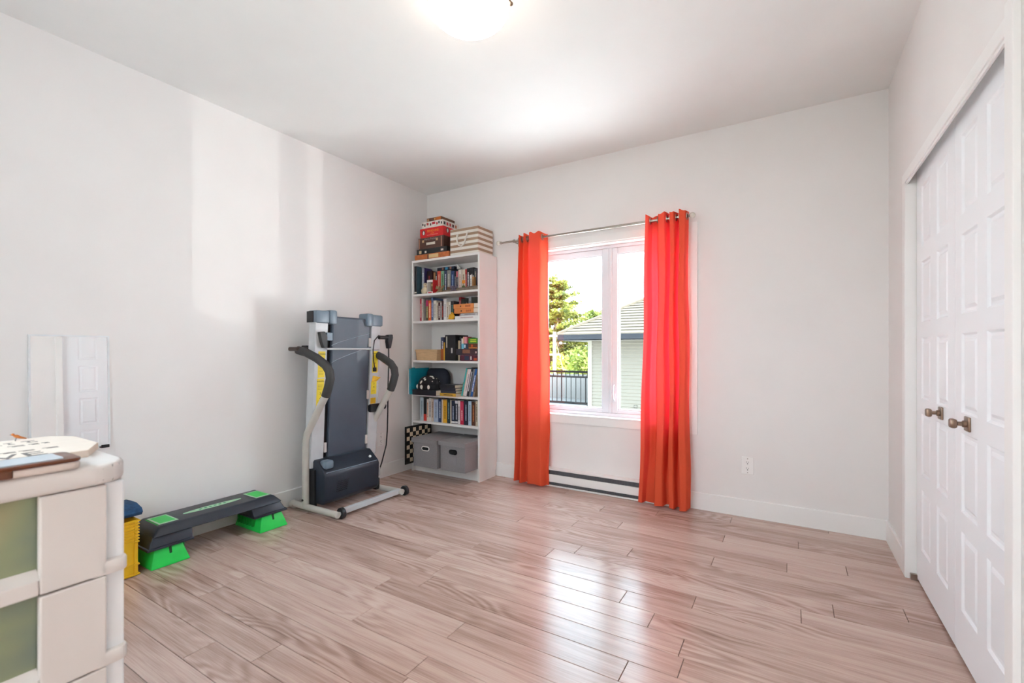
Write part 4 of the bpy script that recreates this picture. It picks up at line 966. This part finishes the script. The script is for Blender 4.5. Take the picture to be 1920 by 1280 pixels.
warning(2.088, 2.148, .745, .952, yel, 'WARNING', [.905 - .010 * i for i in range(4)] + [.79, .78], ((.842, '3'), (.815 - .008, '4')))
warning(2.592, 2.650, .975, 1.150, yel, 'WARNING', [1.11 - .011 * i for i in range(4)] + [1.02, 1.01, 1.0], ((1.055, '2'),))
warning(2.588, 2.645, .800, .905, yel, '', [.83, .82, .81], ((.885, '3'), (.858, '4')))
warning(2.588, 2.642, .722, .770, oran, '', [.76, .752, .742])
s = B(); xw = lean_x(.93); s.add([(xw + .001, 2.590, .900), (xw + .001, 2.648, .905), (xw + .020, 2.668, .935), (xw + .006, 2.600, .952)], [(0, 1, 2, 3)]); s.obj('peeling_label', oran, tm)

# ================================================================== AEROBIC STEP, CRATE, MIRROR
sp_ = thing('aerobic_step', 'black aerobic step platform on bright green risers along the left wall', 'exercise step', (-2.99, 1.45, 0))
stepm = mat('step_black', (38, 45, 56), .36, var=.08, scale=12, bump=.1, bscale=300)
green = mat('riser_green', (34, 212, 84), .4, var=.06)
pale = mat('pale_green_rubber', (176, 218, 180), .6, var=.04)
def frustum(x0, x1, y0, y1, z0, X0, X1, Y0, Y1, z1, bev=0.0):
    bm = bmesh.new()
    v = [bm.verts.new(p) for p in ((x0, y0, z0), (x1, y0, z0), (x1, y1, z0), (x0, y1, z0), (X0, Y0, z1), (X1, Y0, z1), (X1, Y1, z1), (X0, Y1, z1))]
    for f in ((3, 2, 1, 0), (4, 5, 6, 7), (0, 1, 5, 4), (1, 2, 6, 5), (2, 3, 7, 6), (3, 0, 4, 7)): bm.faces.new([v[i] for i in f])
    if bev: bmesh.ops.bevel(bm, geom=list(bm.edges), offset=bev, segments=3, affect='EDGES', profile=.5)
    return B()._bm(bm)
SX0, SX1, SY0, SY1 = -3.150, -2.862, 1.062, 1.832
# bridge body = deck slab + two hollow end blocks
s = frustum(-3.145, -2.868, 1.085, 1.810, .158, -3.128, -2.905, 1.130, 1.768, .206, .010)
s.v += []; s.obj('deck', stepm, sp_, smooth=True)
for (ya, yb, Ya, Yb) in ((SY0, 1.275, 1.100, 1.285), (1.620, SY1, 1.610, 1.795)):
    frustum(SX0, SX1, ya, yb, .098, -3.134, -2.893, Ya, Yb, .176, .006).obj('end_block', stepm, sp_, smooth=True)
    bx(SX0 - .003, SX1 + .004, ya - .004, yb + .004, .096, .110, .004).obj('rim', stepm, sp_, smooth=True)
for (ya, yb) in ((1.070, 1.255), (1.646, 1.832)):
    r_ = frustum(-3.140, -2.848, ya, yb, .001, -3.120, -2.880, ya + .030, yb - .030, .104, .004).obj('riser', green, sp_, smooth=True)
    r_['label'] = 'bright green plastic riser'
    ym = (ya + yb) / 2 + .005
    B().add([(-2.8765, ym - .006, .104), (-2.8765, ym + .006, .104), (-2.8655, ym + .006, .058), (-2.8655, ym - .006, .058), (-2.882, ym - .006, .104), (-2.882, ym + .006, .104), (-2.876, ym + .006, .058), (-2.876, ym - .006, .058)],
            [(0, 1, 2, 3), (7, 6, 5, 4), (0, 3, 7, 4), (1, 5, 6, 2), (0, 4, 5, 1), (3, 2, 6, 7)]).obj('slot', mat('slot_dark_green', (8, 70, 30), .7), r_)
    yi = yb - .012 if ya < 1.4 else ya + .012
    ri = B()
    for k in range(6): ri.box(-3.10 + k * .032, -3.088 + k * .032, yi - .016, yi + .016, .03, .098)
    ri = ri.obj('riser_ribs', mat('riser_green_rib', (18, 160, 60), .5), r_); ri['kind'] = 'stuff'
for ya, yb in ((1.138, 1.232), (1.668, 1.762)):
    bx(-3.085, -2.930, ya, yb, .2052, .2078, .001).obj('foot_mat', pale, sp_)
    bx(-3.070, -2.945, ya + .010, yb - .010, .2076, .2088, .001).obj('grip_pad', green, sp_)
s = B(); s.add([(-3.085, 1.138, .2066), (-2.930, 1.138, .2066), (-2.935, 1.104, .166), (-3.080, 1.104, .166), (-3.085, 1.132, .200), (-2.930, 1.132, .200)], [(0, 1, 2, 3)]); s.v = [v + Vector((0, -.004, 0)) for v in s.v]; s.obj('grip_pad', green, sp_)
k = 28; ov = B(); ov.add([(-3.008 + .024 * math.sin(2 * math.pi * i / k), 1.450 + .165 * math.copysign(abs(math.cos(2 * math.pi * i / k)) ** 1.0, math.cos(2 * math.pi * i / k)), zz) for zz in (.2050, .2076) for i in range(k)], [tuple(range(k, 2 * k))] + [(i, (i + 1) % k, k + (i + 1) % k, k + i) for i in range(k)])
ov = ov.obj('oval_badge', pale, sp_)
for i in range(6): bx(-3.016, -3.000, 1.372 + i * .027, 1.386 + i * .027, .2074, .2080).obj('badge_mark', mat('badge_green', (70, 160, 110), .6), ov)

cr_ = thing('plastic_crate', 'yellow plastic crate with ribbed sides behind the drawer tower', 'crate', (-3.0, .80, 0))
yc_ = mat('crate_yellow', (236, 186, 34), .42, var=.06)
x0, x1, y0, y1, h = -3.150, -2.862, .60, 1.018, .285
s = B(); t = .004
s.box(x0 + t, x1 - t, y0 + t, y1 - t, .002, .008); s.box(x0, x1, y0, y0 + t, .002, h); s.box(x0, x1, y1 - t, y1, .002, h); s.box(x0, x0 + t, y0 + t, y1 - t, .002, h); s.box(x1 - t, x1, y0 + t, y1 - t, .002, h)
s.obj('shell', yc_, cr_)
for zz, d in ((.010, .008), (.060, .007), (.175, .006), (.190, .006), (.205, .006), (.220, .006), (.235, .006), (.250, .006), (.265, .007), (.281, .009)):
    s = B(); s.box(x0 - d, x1 + d, y0 - d, y0, zz - .003, zz + .003); s.box(x0 - d, x1 + d, y1, y1 + d, zz - .003, zz + .003); s.box(x1, x1 + d, y0, y1, zz - .003, zz + .003); s.box(x0 - d, x0, y0, y1, zz - .003, zz + .003); s.obj('rib', yc_, cr_)
for i in range(8):
    ya = y0 + .012 + i * (y1 - y0 - .028) / 7; bx(x1, x1 + .006, ya, ya + .004, .008, h).obj('upright_rib', yc_, cr_)
for i in range(5):
    xa = x0 + .012 + i * (x1 - x0 - .028) / 4; bx(xa, xa + .004, y1, y1 + .006, .008, h).obj('upright_rib', yc_, cr_)
def cloth_fn(u, v):
    a = u * math.pi
    y = .70 + .345 * u; x = -3.10 + .20 * v
    zz = .286 + .050 * math.sin(math.pi * min(1, v * 1.15)) * (0.6 + .4 * math.sin(3 + 7 * u)) + .035 * u
    return (x, y, zz)
cl = thing('blue_cloth', 'folded dark blue cloth lying on the yellow crate', 'cloth', (-2.98, .88, .285))
cm_ = mat('denim_blue', (36, 74, 112), .9, var=.25, scale=60, bump=.3)
s = B()
prof = [(-3.08, .286), (-2.95, .288), (-2.885, .300), (-2.872, .318), (-2.884, .336), (-2.95, .352), (-3.02, .350), (-3.08, .345), (-3.08, .338), (-3.00, .342), (-2.93, .340), (-2.893, .328), (-2.884, .317), (-2.895, .307), (-2.95, .297), (-3.08, .295)]
s.prism(prof, 'Y', .68, 1.045, .002); s.obj('fold', cm_, cl, smooth=True)
s = B(); s.prism([(p[0] - .012, .317 + (p[1] - .317) * .45) for p in prof], 'Y', .69, 1.036, .001); s.obj('inner_fold', cm_, cl, smooth=True)

mr = thing('wall_mirror', 'small wall mirror with slim white frame held by black clips behind the drawer tower', 'mirror', (-3.15, .845, .64))
TM = Matrix.Translation((-3.160, .690, .640)) @ Matrix.Rotation(R(-1.8), 4, 'Y')
W_, H_ = .312, .592
fm = tint((236, 238, 240), rough=.35)
B().box(-.018, .004, 0, .008, 0, H_, T=TM).box(-.018, .004, W_ - .008, W_, 0, H_, T=TM).box(-.018, .004, .008, W_ - .008, H_ - .008, H_, T=TM).box(-.018, .004, .008, W_ - .008, 0, .008, T=TM).obj('frame', fm, mr)
B().box(-.016, -.001, .006, W_ - .006, .006, H_ - .006, T=TM).obj('backing', tint((120, 118, 116)), mr)
B().add([(.0, .007, .007), (.0, W_ - .007, .007), (.0, W_ - .007, H_ - .007), (.0, .007, H_ - .007)], [(0, 1, 2, 3)], 0, TM).obj('glass', mirror_m, mr)
for ya in (.02, W_ - .04): B().box(-.03, .009, ya, ya + .034, -.010, .006, .001, T=TM).obj('clip', black_m, mr)

# ================================================================== DRAWER TOWER (near the camera)
FX, TY0, TY1, BXK = -1.126, -.150, .386, -1.530
dt = thing('drawer_tower', 'tall cream plastic drawer tower with frosted green windows', 'drawer tower', ((FX + BXK) / 2, (TY0 + TY1) / 2, 0))
cp = mat('cream_plastic', (220, 216, 213), .42, var=.02, scale=6)
wn = None
def frosted():
    m, n, b_ = raw('frosted_window'); g = N(n, 'ShaderNodeNewGeometry'); mp = N(n, 'ShaderNodeMapping'); mp.inputs['Scale'].default_value = (4, 5, 9)
    n.links.new(g.outputs['Position'], mp.inputs[0]); z_ = N(n, 'ShaderNodeTexNoise'); z_.inputs['Scale'].default_value = 1.0; z_.inputs['Detail'].default_value = 1.5
    n.links.new(mp.outputs[0], z_.inputs['Vector']); r = N(n, 'ShaderNodeValToRGB'); e = r.color_ramp.elements
    e[0].position = .32; e[0].color = rgb((112, 126, 120)); e[1].position = .62; e[1].color = rgb((164, 160, 122)); q = e.new(.48); q.color = rgb((140, 150, 118))
    n.links.new(z_.outputs['Fac'], r.inputs[0]); n.links.new(r.outputs[0], b_.inputs['Base Color']); b_.inputs['Roughness'].default_value = .45; return m
fz_m = frosted()
def rr_poly(x0, x1, y0, y1, r_, n_=5):
    p = []
    for cx_, cy_, a0 in ((x1 - r_, y1 - r_, 0), (x0 + r_, y1 - r_, 90), (x0 + r_, y0 + r_, 180), (x1 - r_, y0 + r_, 270)):
        for k in range(n_ + 1): a = R(a0 + 90 * k / n_); p.append((cx_ + r_ * math.cos(a), cy_ + r_ * math.sin(a)))
    return p
ZT, ZL, PT = .933, .893, .1756
B().prism(rr_poly(BXK - .008, FX + .006, TY0 - .006, TY1 + .006, .055), 'Z', ZL, ZT, .010, seg=3).obj('top', cp, dt, smooth=True)
for i in range(5):
    z1 = ZL - PT * i; z0 = z1 - PT
    ymid = (TY0 + TY1) / 2
    # frame module: back shell, corner posts set back from the drawer face and a belt with a bulging corner
    s = B()
    s.box(BXK, FX - .030, TY1 - .010, TY1 - .002, z0, z1); s.box(BXK, FX - .030, TY0 + .002, TY0 + .010, z0, z1); s.box(BXK, BXK + .008, TY0, TY1, z0, z1)
    fr_ = s.obj('frame', cp, dt)
    for ya_, yb_ in ((TY1 - .036, TY1 - .0025), (TY0 + .0025, TY0 + .036)): bx(FX - .050, FX - .012, ya_, yb_, z0 + .0005, z1 - .0005, .004).obj('corner_post', mat('milky_plastic', (236, 240, 243), .3, var=.02), dt)
    B().prism(rr_poly(BXK - .002, FX, TY1 - .060, TY1 + .001, .014), 'Z', z0 - .001, z0 + .026, .004).obj('belt_corner', cp, dt, smooth=True)
    B().prism(rr_poly(BXK - .002, FX, TY0 - .001, TY0 + .060, .014), 'Z', z0 - .001, z0 + .026, .004).obj('belt_corner', cp, dt, smooth=True)
    # drawer front with window opening
    ya, yb = TY0 + .034, TY1 - .034
    wy0, wy1, wz0, wz1 = TY0 + .127, TY1 - .127, z0 + .046, z1 - .002
    d = B()
    d.box(FX - .016, FX, wy1, yb, z0 + .0015, z1 - .0015, .003); d.box(FX - .016, FX, ya, wy0, z0 + .0015, z1 - .0015, .003)
    d.box(FX - .016, FX, wy0, wy1, z0 + .0015, wz0 - .016, .003)
    d.add([(FX - .001, wy0, wz0 - .0165), (FX - .001, wy1, wz0 - .0165), (FX - .020, wy1, wz0), (FX - .020, wy0, wz0)], [(0, 1, 2, 3)])
    d.box(FX - .40, FX - .016, ya + .01, yb - .01, z0 + .012, z0 + .018)
    dr = d.obj('drawer', cp, dt)
    B().box(FX - .022, FX - .018, wy0 - .004, wy1 + .004, wz0 - .010, wz1 + .001).obj('window', fz_m, dr)
s = B()
for px_, py_ in ((FX - .05, TY1 - .05), (FX - .05, TY0 + .05), (BXK + .05, TY1 - .05), (BXK + .05, TY0 + .05)): B().lathe([(.016, 0), (.018, .004), (.018, .018)], 12, (px_, py_, 0)).obj('foot', cp, dt)
# plaque, handheld device and bird on the tower
pl = thing('wooden_plaque', 'whitewashed wooden plaque with clipped corners and faded lettering on the drawer tower', 'sign', (-1.36, .15, ZT))
pw = mat('whitewashed_wood', (226, 210, 196), .65, var=.05, scale=10, stretch=(14, 1, 1), bump=.15)
x0, x1, y0, y1 = -1.498, -1.222, -.14, .392
B().prism([(x0, y0 + .04), (x0 + .08, y0), (x1 - .08, y0), (x1, y0 + .04), (x1, y1 - .040), (x1 - .080, y1), (x0 + .05, y1), (x0, y1 - .03)], 'Z', ZT, ZT + .015, .0015).obj('board', pw, pl)
TT = lambda x, y: Matrix.Translation((x, y, ZT + .0152)) @ Matrix.Rotation(R(90), 4, 'Z')
ik = tint((128, 116, 110), rough=.7); ik2 = tint((104, 98, 95), rough=.7)
text_mesh('lettering', 'LOVE', .070, TT(-1.262, .215), ik2, pl, sx=1.0)
rr = random.Random(5)
for xl_, hh, n_ in ((-1.44, .026, 11), (-1.395, .014, 14), (-1.345, .028, 7), (-1.315, .012, 12)):   # smaller faded words, unreadable in the photograph
    q = B(); y = .03
    for i in range(n_):
        l_ = rr.uniform(.008, .026)
        if y + l_ > .345: break
        q.box(xl_ - hh / 2, xl_ - hh / 2 + .004, y, y + l_, ZT + .0149, ZT + .0154); q.box(xl_ + hh / 2 - .004, xl_ + hh / 2, y + l_ * .2, y + l_, ZT + .0149, ZT + .0154); q.box(xl_ - hh / 2, xl_ + hh / 2, y + l_ * .4, y + l_ * .4 + .003, ZT + .0149, ZT + .0154)
        y += l_ + rr.uniform(.004, .014)
    q = q.obj('faded_words', ik, pl); q['kind'] = 'stuff'
dv = thing('handheld_device', 'brown bezelled handheld device with pale screen lying on the drawer tower', 'device', (-1.165, .20, ZT))
x0, x1, y0, y1 = -1.212, -1.116, .03, .314
B().prism(rr_poly(x0, x1, y0, y1, .016), 'Z', ZT, ZT + .014, .004, seg=3).obj('body', mat('device_cream', (214, 202, 194), .35), dv, smooth=True)
B().prism(rr_poly(x0 - .001, x1 + .001, y0, y1 + .001, .017), 'Z', ZT + .014, ZT + .020, .002).obj('bezel', mat('tortoise_brown', (98, 48, 20), .25, var=.2), dv, smooth=True)
B().prism(rr_poly(x0 + .014, x1 - .012, y0 + .01, y1 - .022, .006), 'Z', ZT + .0195, ZT + .0216).obj('screen', mat('pale_screen', (176, 186, 194), .12, var=.03), dv)
bx(x1 - .010, x1 + .0015, y0, .225, ZT + .001, ZT + .015, .002).obj('side_grip', mat('tortoise_side', (92, 50, 26), .3, var=.3, scale=30), dv)
bx(x1 + .001, x1 + .003, .190, .205, ZT + .003, ZT + .006, .0005).obj('port', mat('brass_port', (200, 176, 110), .3, metal=.8), dv)
bd = thing('bird_ornament', 'tiny orange brown bird ornament standing on the wooden plaque', 'ornament', (-1.49, .31, ZT + .015))
bm_ = mat('bird_orange', (190, 112, 50), .6, var=.2, scale=60); z = ZT + .015
B().tube([(-1.478, .2985, z + .0125), (-1.478, .303, z + .0105), (-1.478, .309, z + .007), (-1.478, .319, z + .003)], [.002, .0038, .0028, .0012], 9).obj('body', bm_, bd, smooth=True)
hd = B().ball((-1.478, .2975, z + .0148), (.0026, .0030, .0026)).obj('head', bm_, bd, smooth=True)
B().tube([(-1.478, .2952, z + .0148), (-1.478, .2922, z + .0146)], [.0009, .0002], 6).obj('beak', ik2, hd)
for dx in (-.002, .002): B().tube([(-1.478 + dx * .6, .303, z + .008), (-1.478 + dx * .6, .301, z)], .0006, 5).obj('leg', ik2, bd)

# ================================================================== OUTSIDE
GZ = -1.70
struct(bx(-60, 40, 3.9, 90, GZ - .2, GZ).obj('ground', mat('pale_gravel', (238, 237, 236), .95, var=.06, scale=1.5)), 'sunlit ground outside')
hs = thing('neighbour_house', 'neighbouring house with cream lap siding and grey shingle roof seen through the window', 'house', (-2.2, 14.8, GZ))
HW0, HW1, HY0, HY1 = -5.22, 5.0, 13.15, 22.0     # wall box
eave = 1.47
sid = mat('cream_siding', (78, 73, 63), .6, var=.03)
s = B(); n_ = int((eave - GZ) / .102)
for i in range(n_):     # lapped courses, each tilted out at its foot
    z0 = GZ + i * .102; z1 = z0 + .104
    s.add([(HW0, HY0 - .030, z0 + .018), (HW1, HY0 - .030, z0 + .018), (HW1, HY0 - .006, z1 + .016), (HW0, HY0 - .006, z1 + .016), (HW0, HY0, z0), (HW1, HY0, z0)], [(0, 1, 2, 3), (0, 4, 5, 1)])
s = s.obj('siding', sid, hs); s['kind'] = 'stuff'
bx(HW0, HW1, HY0, HY1, GZ, eave).obj('wall', sid, hs)
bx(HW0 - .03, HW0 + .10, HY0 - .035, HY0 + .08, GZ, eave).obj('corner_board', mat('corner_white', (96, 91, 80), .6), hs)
O = .72
fas = mat('eave_slate', (34, 36, 40), .8, var=.04, spec=.1)
s = B(); x0, x1, y0, y1 = HW0 - O, HW1 + O, HY0 - O, HY1 + O
s.box(x0, x1, y0, y0 + .03, eave + .0, eave + .17); s.box(x0, x0 + .03, y0 + .03, y1, eave, eave + .17); s.obj('fascia', fas, hs)
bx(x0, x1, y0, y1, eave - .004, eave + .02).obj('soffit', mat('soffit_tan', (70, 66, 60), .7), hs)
rz = eave + .17; rh = 2.75; hy = (y0 + y1) / 2; half = (y1 - y0) / 2
A0, A1, A2, A3 = (x0, y0, rz), (x1, y0, rz), (x1, y1, rz), (x0, y1, rz); R0, R1 = (x0 + half * .95, hy, rz + rh), (x1 - half * .95, hy, rz + rh)
s = B(); s.add([A0, A1, A2, A3, R0, R1], [(0, 1, 5, 4), (2, 3, 4, 5), (3, 0, 4), (1, 2, 5), (0, 3, 2, 1)])
shm = mat('weathered_shingle', (70, 63, 52), .9, var=.14, scale=9, stretch=(1, 1, 1))
s.obj('roof', shm, hs)
s = B(); rr = random.Random(8); nc = 30
for i in range(nc):     # shingle courses proud of the roof deck
    t0, t1 = i / nc, (i + 1) / nc
    def at(t, u): 
        a = Vector(A0).lerp(Vector(R0), t); c = Vector(A1).lerp(Vector(R1), t); return a.lerp(c, u)
    lift = Vector((0, -.012, .030)); lo = Vector((0, -.002, .004))
    s.add([at(t0, 0) + lift, at(t0, 1) + lift, at(t1, 1) + lo, at(t1, 0) + lo, at(t0, 0), at(t0, 1)], [(0, 1, 2, 3), (0, 4, 5, 1)])
    a, c = Vector(A3).lerp(Vector(R0), t0), Vector(A0).lerp(Vector(R0), t0); a1, c1 = Vector(A3).lerp(Vector(R0), t1), Vector(A0).lerp(Vector(R0), t1)
    l2 = Vector((-.012, 0, .030)); s.add([a + l2, c + l2, c1 + l2 * .1, a1 + l2 * .1], [(0, 1, 2, 3)])
s = s.obj('shingles', shm, hs); s['kind'] = 'stuff'
s = B().tube([Vector(A0) + Vector((0, 0, .03)), Vector(R0) + Vector((0, 0, .04))], .05, 6); s.obj('hip_cap', shm, hs)
# balcony with black railing left of the house
bl = thing('balcony', 'grey balcony with black metal railing beside the neighbouring house', 'balcony', (-7.3, 14.0, GZ))
grey = mat('grey_panel', (106, 103, 100), .6, var=.03); rail_m = mat('railing_black', (18, 17, 17), .8, spec=.1)
bx0, bx1, by = -9.4, -5.27, 13.10
top, bot = .41, -.46
bx(bx0, bx1 - .02, by, by + 1.8, bot - .28, bot - .04).obj('deck', grey, bl)
for xp in (bx0 + .1, bx1 - .2): bx(xp, xp + .14, by + .1, by + .24, GZ, bot - .28).obj('post', grey, bl)
bx(bx0, bx1, by + 1.75, by + 1.80, bot - .04, top - .06).obj('rear_screen', grey, bl)
bx(bx0, bx1, by, by + .05, top - .075, top - .02).obj('top_rail', rail_m, bl)
bx(bx0, bx1, by, by + .04, bot - .02, bot + .05).obj('bottom_rail', rail_m, bl)
bx(bx0, bx1, by + 1.72, by + 1.76, top - .01, top + .06).obj('top_rail', rail_m, bl)
for i in range(26):
    x = bx0 + .05 + i * (bx1 - bx0 - .1) / 25; wd = .032 if i % 5 == 0 else .016
    bx(x - wd / 2, x + wd / 2, by + .01, by + .03, bot, top - .03).obj('baluster', rail_m, bl)
    bx(x - wd / 2, x + wd / 2, by + 1.73, by + 1.75, top - .12, top + .02).obj('baluster', rail_m, bl)
# poles and wires
pm = mat('pole_wood', (138, 126, 106), .8, var=.06)
for (x, y, h, r_, lb) in ((-9.81, 20.2, 2.10, .085, 'tall pale wooden utility pole in front of the pine tree'), (-10.84, 21.5, 1.18, .065, 'short pale wooden utility pole by the pine tree')):
    p = thing('utility_pole', lb, 'pole', (x, y, GZ))
    B().tube([(x, y, GZ), (x, y, h)], r_, 10).obj('pole', pm, p, smooth=True)
    bx(x - .7, x + .7, y - .06, y + .06, h - .25, h - .15).obj('crossarm', pm, p)
for (a, c, lb) in (((-9.9, 20.2, 1.97), (-13.5, 19.0, 1.75), 'thin wire leaving the top of the tall pole'), ((-9.72, 20.25, .35), (-6.6, 22.9, -.1), 'thin sagging wire from the middle of the tall pole'), ((-9.72, 20.2, 1.6), (-8.9, 20.3, -1.2), 'guy wire slanting down from the tall pole')):
    a, c = Vector(a), Vector(c); pts = [a.lerp(c, t / 8) - Vector((0, 0, .15 * math.sin(math.pi * t / 8))) for t in range(9)]
    tag(B().tube(pts, .012, 5).obj('utility_wire', pm), lb, 'wire')

def leaf_cloud(b, c, rad, n, size, rng, flat=1.0):
    for _ in range(n):
        while True:
            p = Vector((rng.uniform(-1, 1), rng.uniform(-1, 1), rng.uniform(-1, 1)))
            if .25 < p.length < 1: break
        p = Vector((p.x * rad[0], p.y * rad[1], p.z * rad[2])) + Vector(c)
        u = Vector((rng.uniform(-1, 1), rng.uniform(-1, 1), rng.uniform(-1, 1) * flat)).normalized(); v = u.orthogonal().normalized()
        s_ = size * rng.uniform(.6, 1.3)
        b.add([p - u * s_, p + v * s_ * .5, p + u * s_, p - v * s_ * .5], [(0, 1, 2, 3)])
def leaf_mat(name, c1, c2):
    m, n, b_ = raw(name); o = n.nodes['Material Output']
    g = N(n, 'ShaderNodeNewGeometry'); z_ = N(n, 'ShaderNodeTexNoise'); z_.inputs['Scale'].default_value = 2.2; n.links.new(g.outputs['Position'], z_.inputs['Vector'])
    r = N(n, 'ShaderNodeValToRGB'); r.color_ramp.elements[0].position = .35; r.color_ramp.elements[1].position = .65; r.color_ramp.elements[0].color = rgb(c1); r.color_ramp.elements[1].color = rgb(c2)
    n.links.new(z_.outputs['Fac'], r.inputs[0]); n.links.new(r.outputs[0], b_.inputs['Base Color']); b_.inputs['Roughness'].default_value = .7
    t = N(n, 'ShaderNodeBsdfTranslucent'); n.links.new(r.outputs[0], t.inputs[0]); mx = N(n, 'ShaderNodeMixShader'); mx.inputs[0].default_value = .35
    n.links.new(b_.outputs[0], mx.inputs[1]); n.links.new(t.outputs[0], mx.inputs[2]); n.links.new(mx.outputs[0], o.inputs[0]); return m
bark = mat('bark', (110, 92, 74), .9, var=.2)
def pine(x, y, top_, rad, label):
    rng = random.Random(21); r = thing('pine_tree', label, 'tree', (x, y, GZ))
    B().tube([(x, y, GZ), (x + .1, y, GZ + (top_ - GZ) * .5), (x, y, top_ - .2)], [.26, .16, .03], 8).obj('trunk', bark, r, smooth=True)
    f = B(); br = B(); Ht = top_ - GZ; zz = GZ + Ht * .16
    while zz < top_ - .25:
        t = (zz - GZ) / Ht; R_ = rad * (1 - t) ** .62 * (1.0 if t > .3 else .55 + 1.5 * t)
        for k in range(6):
            a = rng.uniform(0, 6.283); L = R_ * rng.uniform(.6, 1.12); d = Vector((math.cos(a), math.sin(a), .10 + .25 * t))
            base = Vector((x, y, zz + rng.uniform(-.15, .15))); br.tube([base, base + d * L], [.03, .01], 4)
            m_ = max(3, int(L / .28))
            for q in range(m_):
                p = base + d * (L * (.30 + .70 * (q + .5) / m_)); leaf_cloud(f, p, (.32, .32, .12), 24, .125, rng, .5)
        zz += Ht * .034
    leaf_cloud(f, (x, y, top_ - .15), (.22, .22, .35), 40, .10, rng)
    br = br.obj('branches', bark, r); br['kind'] = 'stuff'
    f = f.obj('needles', leaf_mat('pine_needles', (62, 72, 22), (128, 128, 44)), r); f['kind'] = 'stuff'
pine(-13.05, 27.0, 6.0, 3.6, 'tall yellow green pine tree beyond the balcony')
def bush(x, y, h, rad, n, c1, c2, label, cat='tree', name='leafy_tree', size=.14):
    rng = random.Random(int(abs(x * 10))); r = thing(name, label, cat, (x, y, GZ)); f = B()
    B().tube([(x, y, GZ), (x, y, GZ + h * .6)], [.14, .06], 7).obj('trunk', bark, r)
    for _ in range(n):
        a = rng.uniform(0, 6.283); q = rng.uniform(0, 1) ** .5; zz = rng.uniform(.18, 1.0)
        w_ = math.sin(min(1, zz * 1.1) * math.pi * .9) * .6 + .4 * (1 - zz)
        leaf_cloud(f, (x + rad * q * w_ * math.cos(a), y + rad * q * w_ * math.sin(a), GZ + h * zz), (.45, .45, .35), 36, size, rng)
    f = f.obj('foliage', leaf_mat(label.replace(' ', '_')[:40], c1, c2), r); f['kind'] = 'stuff'
bush(-12.2, 32.0, 5.7, 3.2, 120, (62, 78, 26), (108, 116, 42), 'rounded green tree behind the neighbouring roof', size=.17)
bush(-10.2, 28.6, 4.2, 1.9, 80, (46, 66, 24), (84, 100, 36), 'dark green tree under the eave of the neighbouring house')
bush(-10.6, 22.6, 2.45, .75, 50, (108, 114, 28), (134, 132, 46), 'yellow green shrub behind the balcony railing', 'shrub', 'shrub', .10)
bush(-9.9, 25.3, 2.6, .65, 50, (102, 112, 28), (132, 132, 46), 'lime coloured shrub beside the house corner', 'shrub', 'shrub', .10)
bush(-8.1, 19.2, 2.7, .7, 50, (84, 102, 32), (118, 124, 46), 'slender light green conifer by the house corner', 'shrub', 'shrub', .10)
# made-up window behind the camera, added to let in fill daylight
w2 = bpy.data.objects.new('fill_window', None); COL.objects.link(w2); w2.location = ((VX0 + VX1) / 2, YF, VZ0); struct(w2, 'unseen white window added in the entry wall for fill light')
b = ring(B(), VX0, VX1, YF - .08, YF - .03, VZ0, VZ1, .05, .003); b.box((VX0 + VX1) / 2 - .025, (VX0 + VX1) / 2 + .025, YF - .08, YF - .03, VZ0 + .05, VZ1 - .05, .003); b.obj('frame', pvc_m, w2)
for a, c in ((VX0 + .05, (VX0 + VX1) / 2 - .025), ((VX0 + VX1) / 2 + .025, VX1 - .05)): bx(a, c, YF - .058, YF - .054, VZ0 + .05, VZ1 - .05).obj('pane', glass_m, w2)
ring(B(), VX0 - .06, VX1 + .06, YF, YF + .013, VZ0 - .06, VZ1 + .06, .06).obj('casing', trim_m, w2)
struct(bx(-60, 40, -60, YF - 1.9, GZ - .2, GZ).obj('yard', mat('grey_lawn', (140, 142, 136), .95, var=.15, scale=1.5)), 'dull lawn on the entry side of the house')  # unseen ground; its own grey limits the bounce into the room

# ================================================================== groups of look-alike things
SHELF = ('top', 'second', 'third', 'fourth', 'fifth')
PLAIN = {'curtain': 'pair of coral curtains at the window', 'storage_box': 'grey linen boxes in the bottom of the bookcase', 'orange_box': 'orange boxes on the second shelf',
         'dragon_figurine': 'dragon figurines on the top shelf', 'wall_outlet': 'white wall outlets', 'ceiling_lamp': 'glass bowl ceiling lamps',
         'utility_pole': 'utility poles outside', 'utility_wire': 'utility wires outside', 'shrub': 'shrubs behind the balcony', 'leafy_tree': 'leafy trees behind the house'}
for o in list(SC.objects):
    if o.parent or 'label' not in o or o.get('kind') == 'structure': continue
    base = o.name.split('.')[0]
    if base in PLAIN: o['group'] = PLAIN[base]
    elif base == 'book': o['group'] = 'books on the %s shelf' % SHELF[min(range(5), key=lambda i: abs(o.location.z - SH[i]) if o.location.z >= SH[i] - .01 else 9)]
    elif base == 'game_box': o['group'] = 'game boxes piled on the bookcase' if o.location.z > 1.9 else 'game boxes stacked on the third shelf'
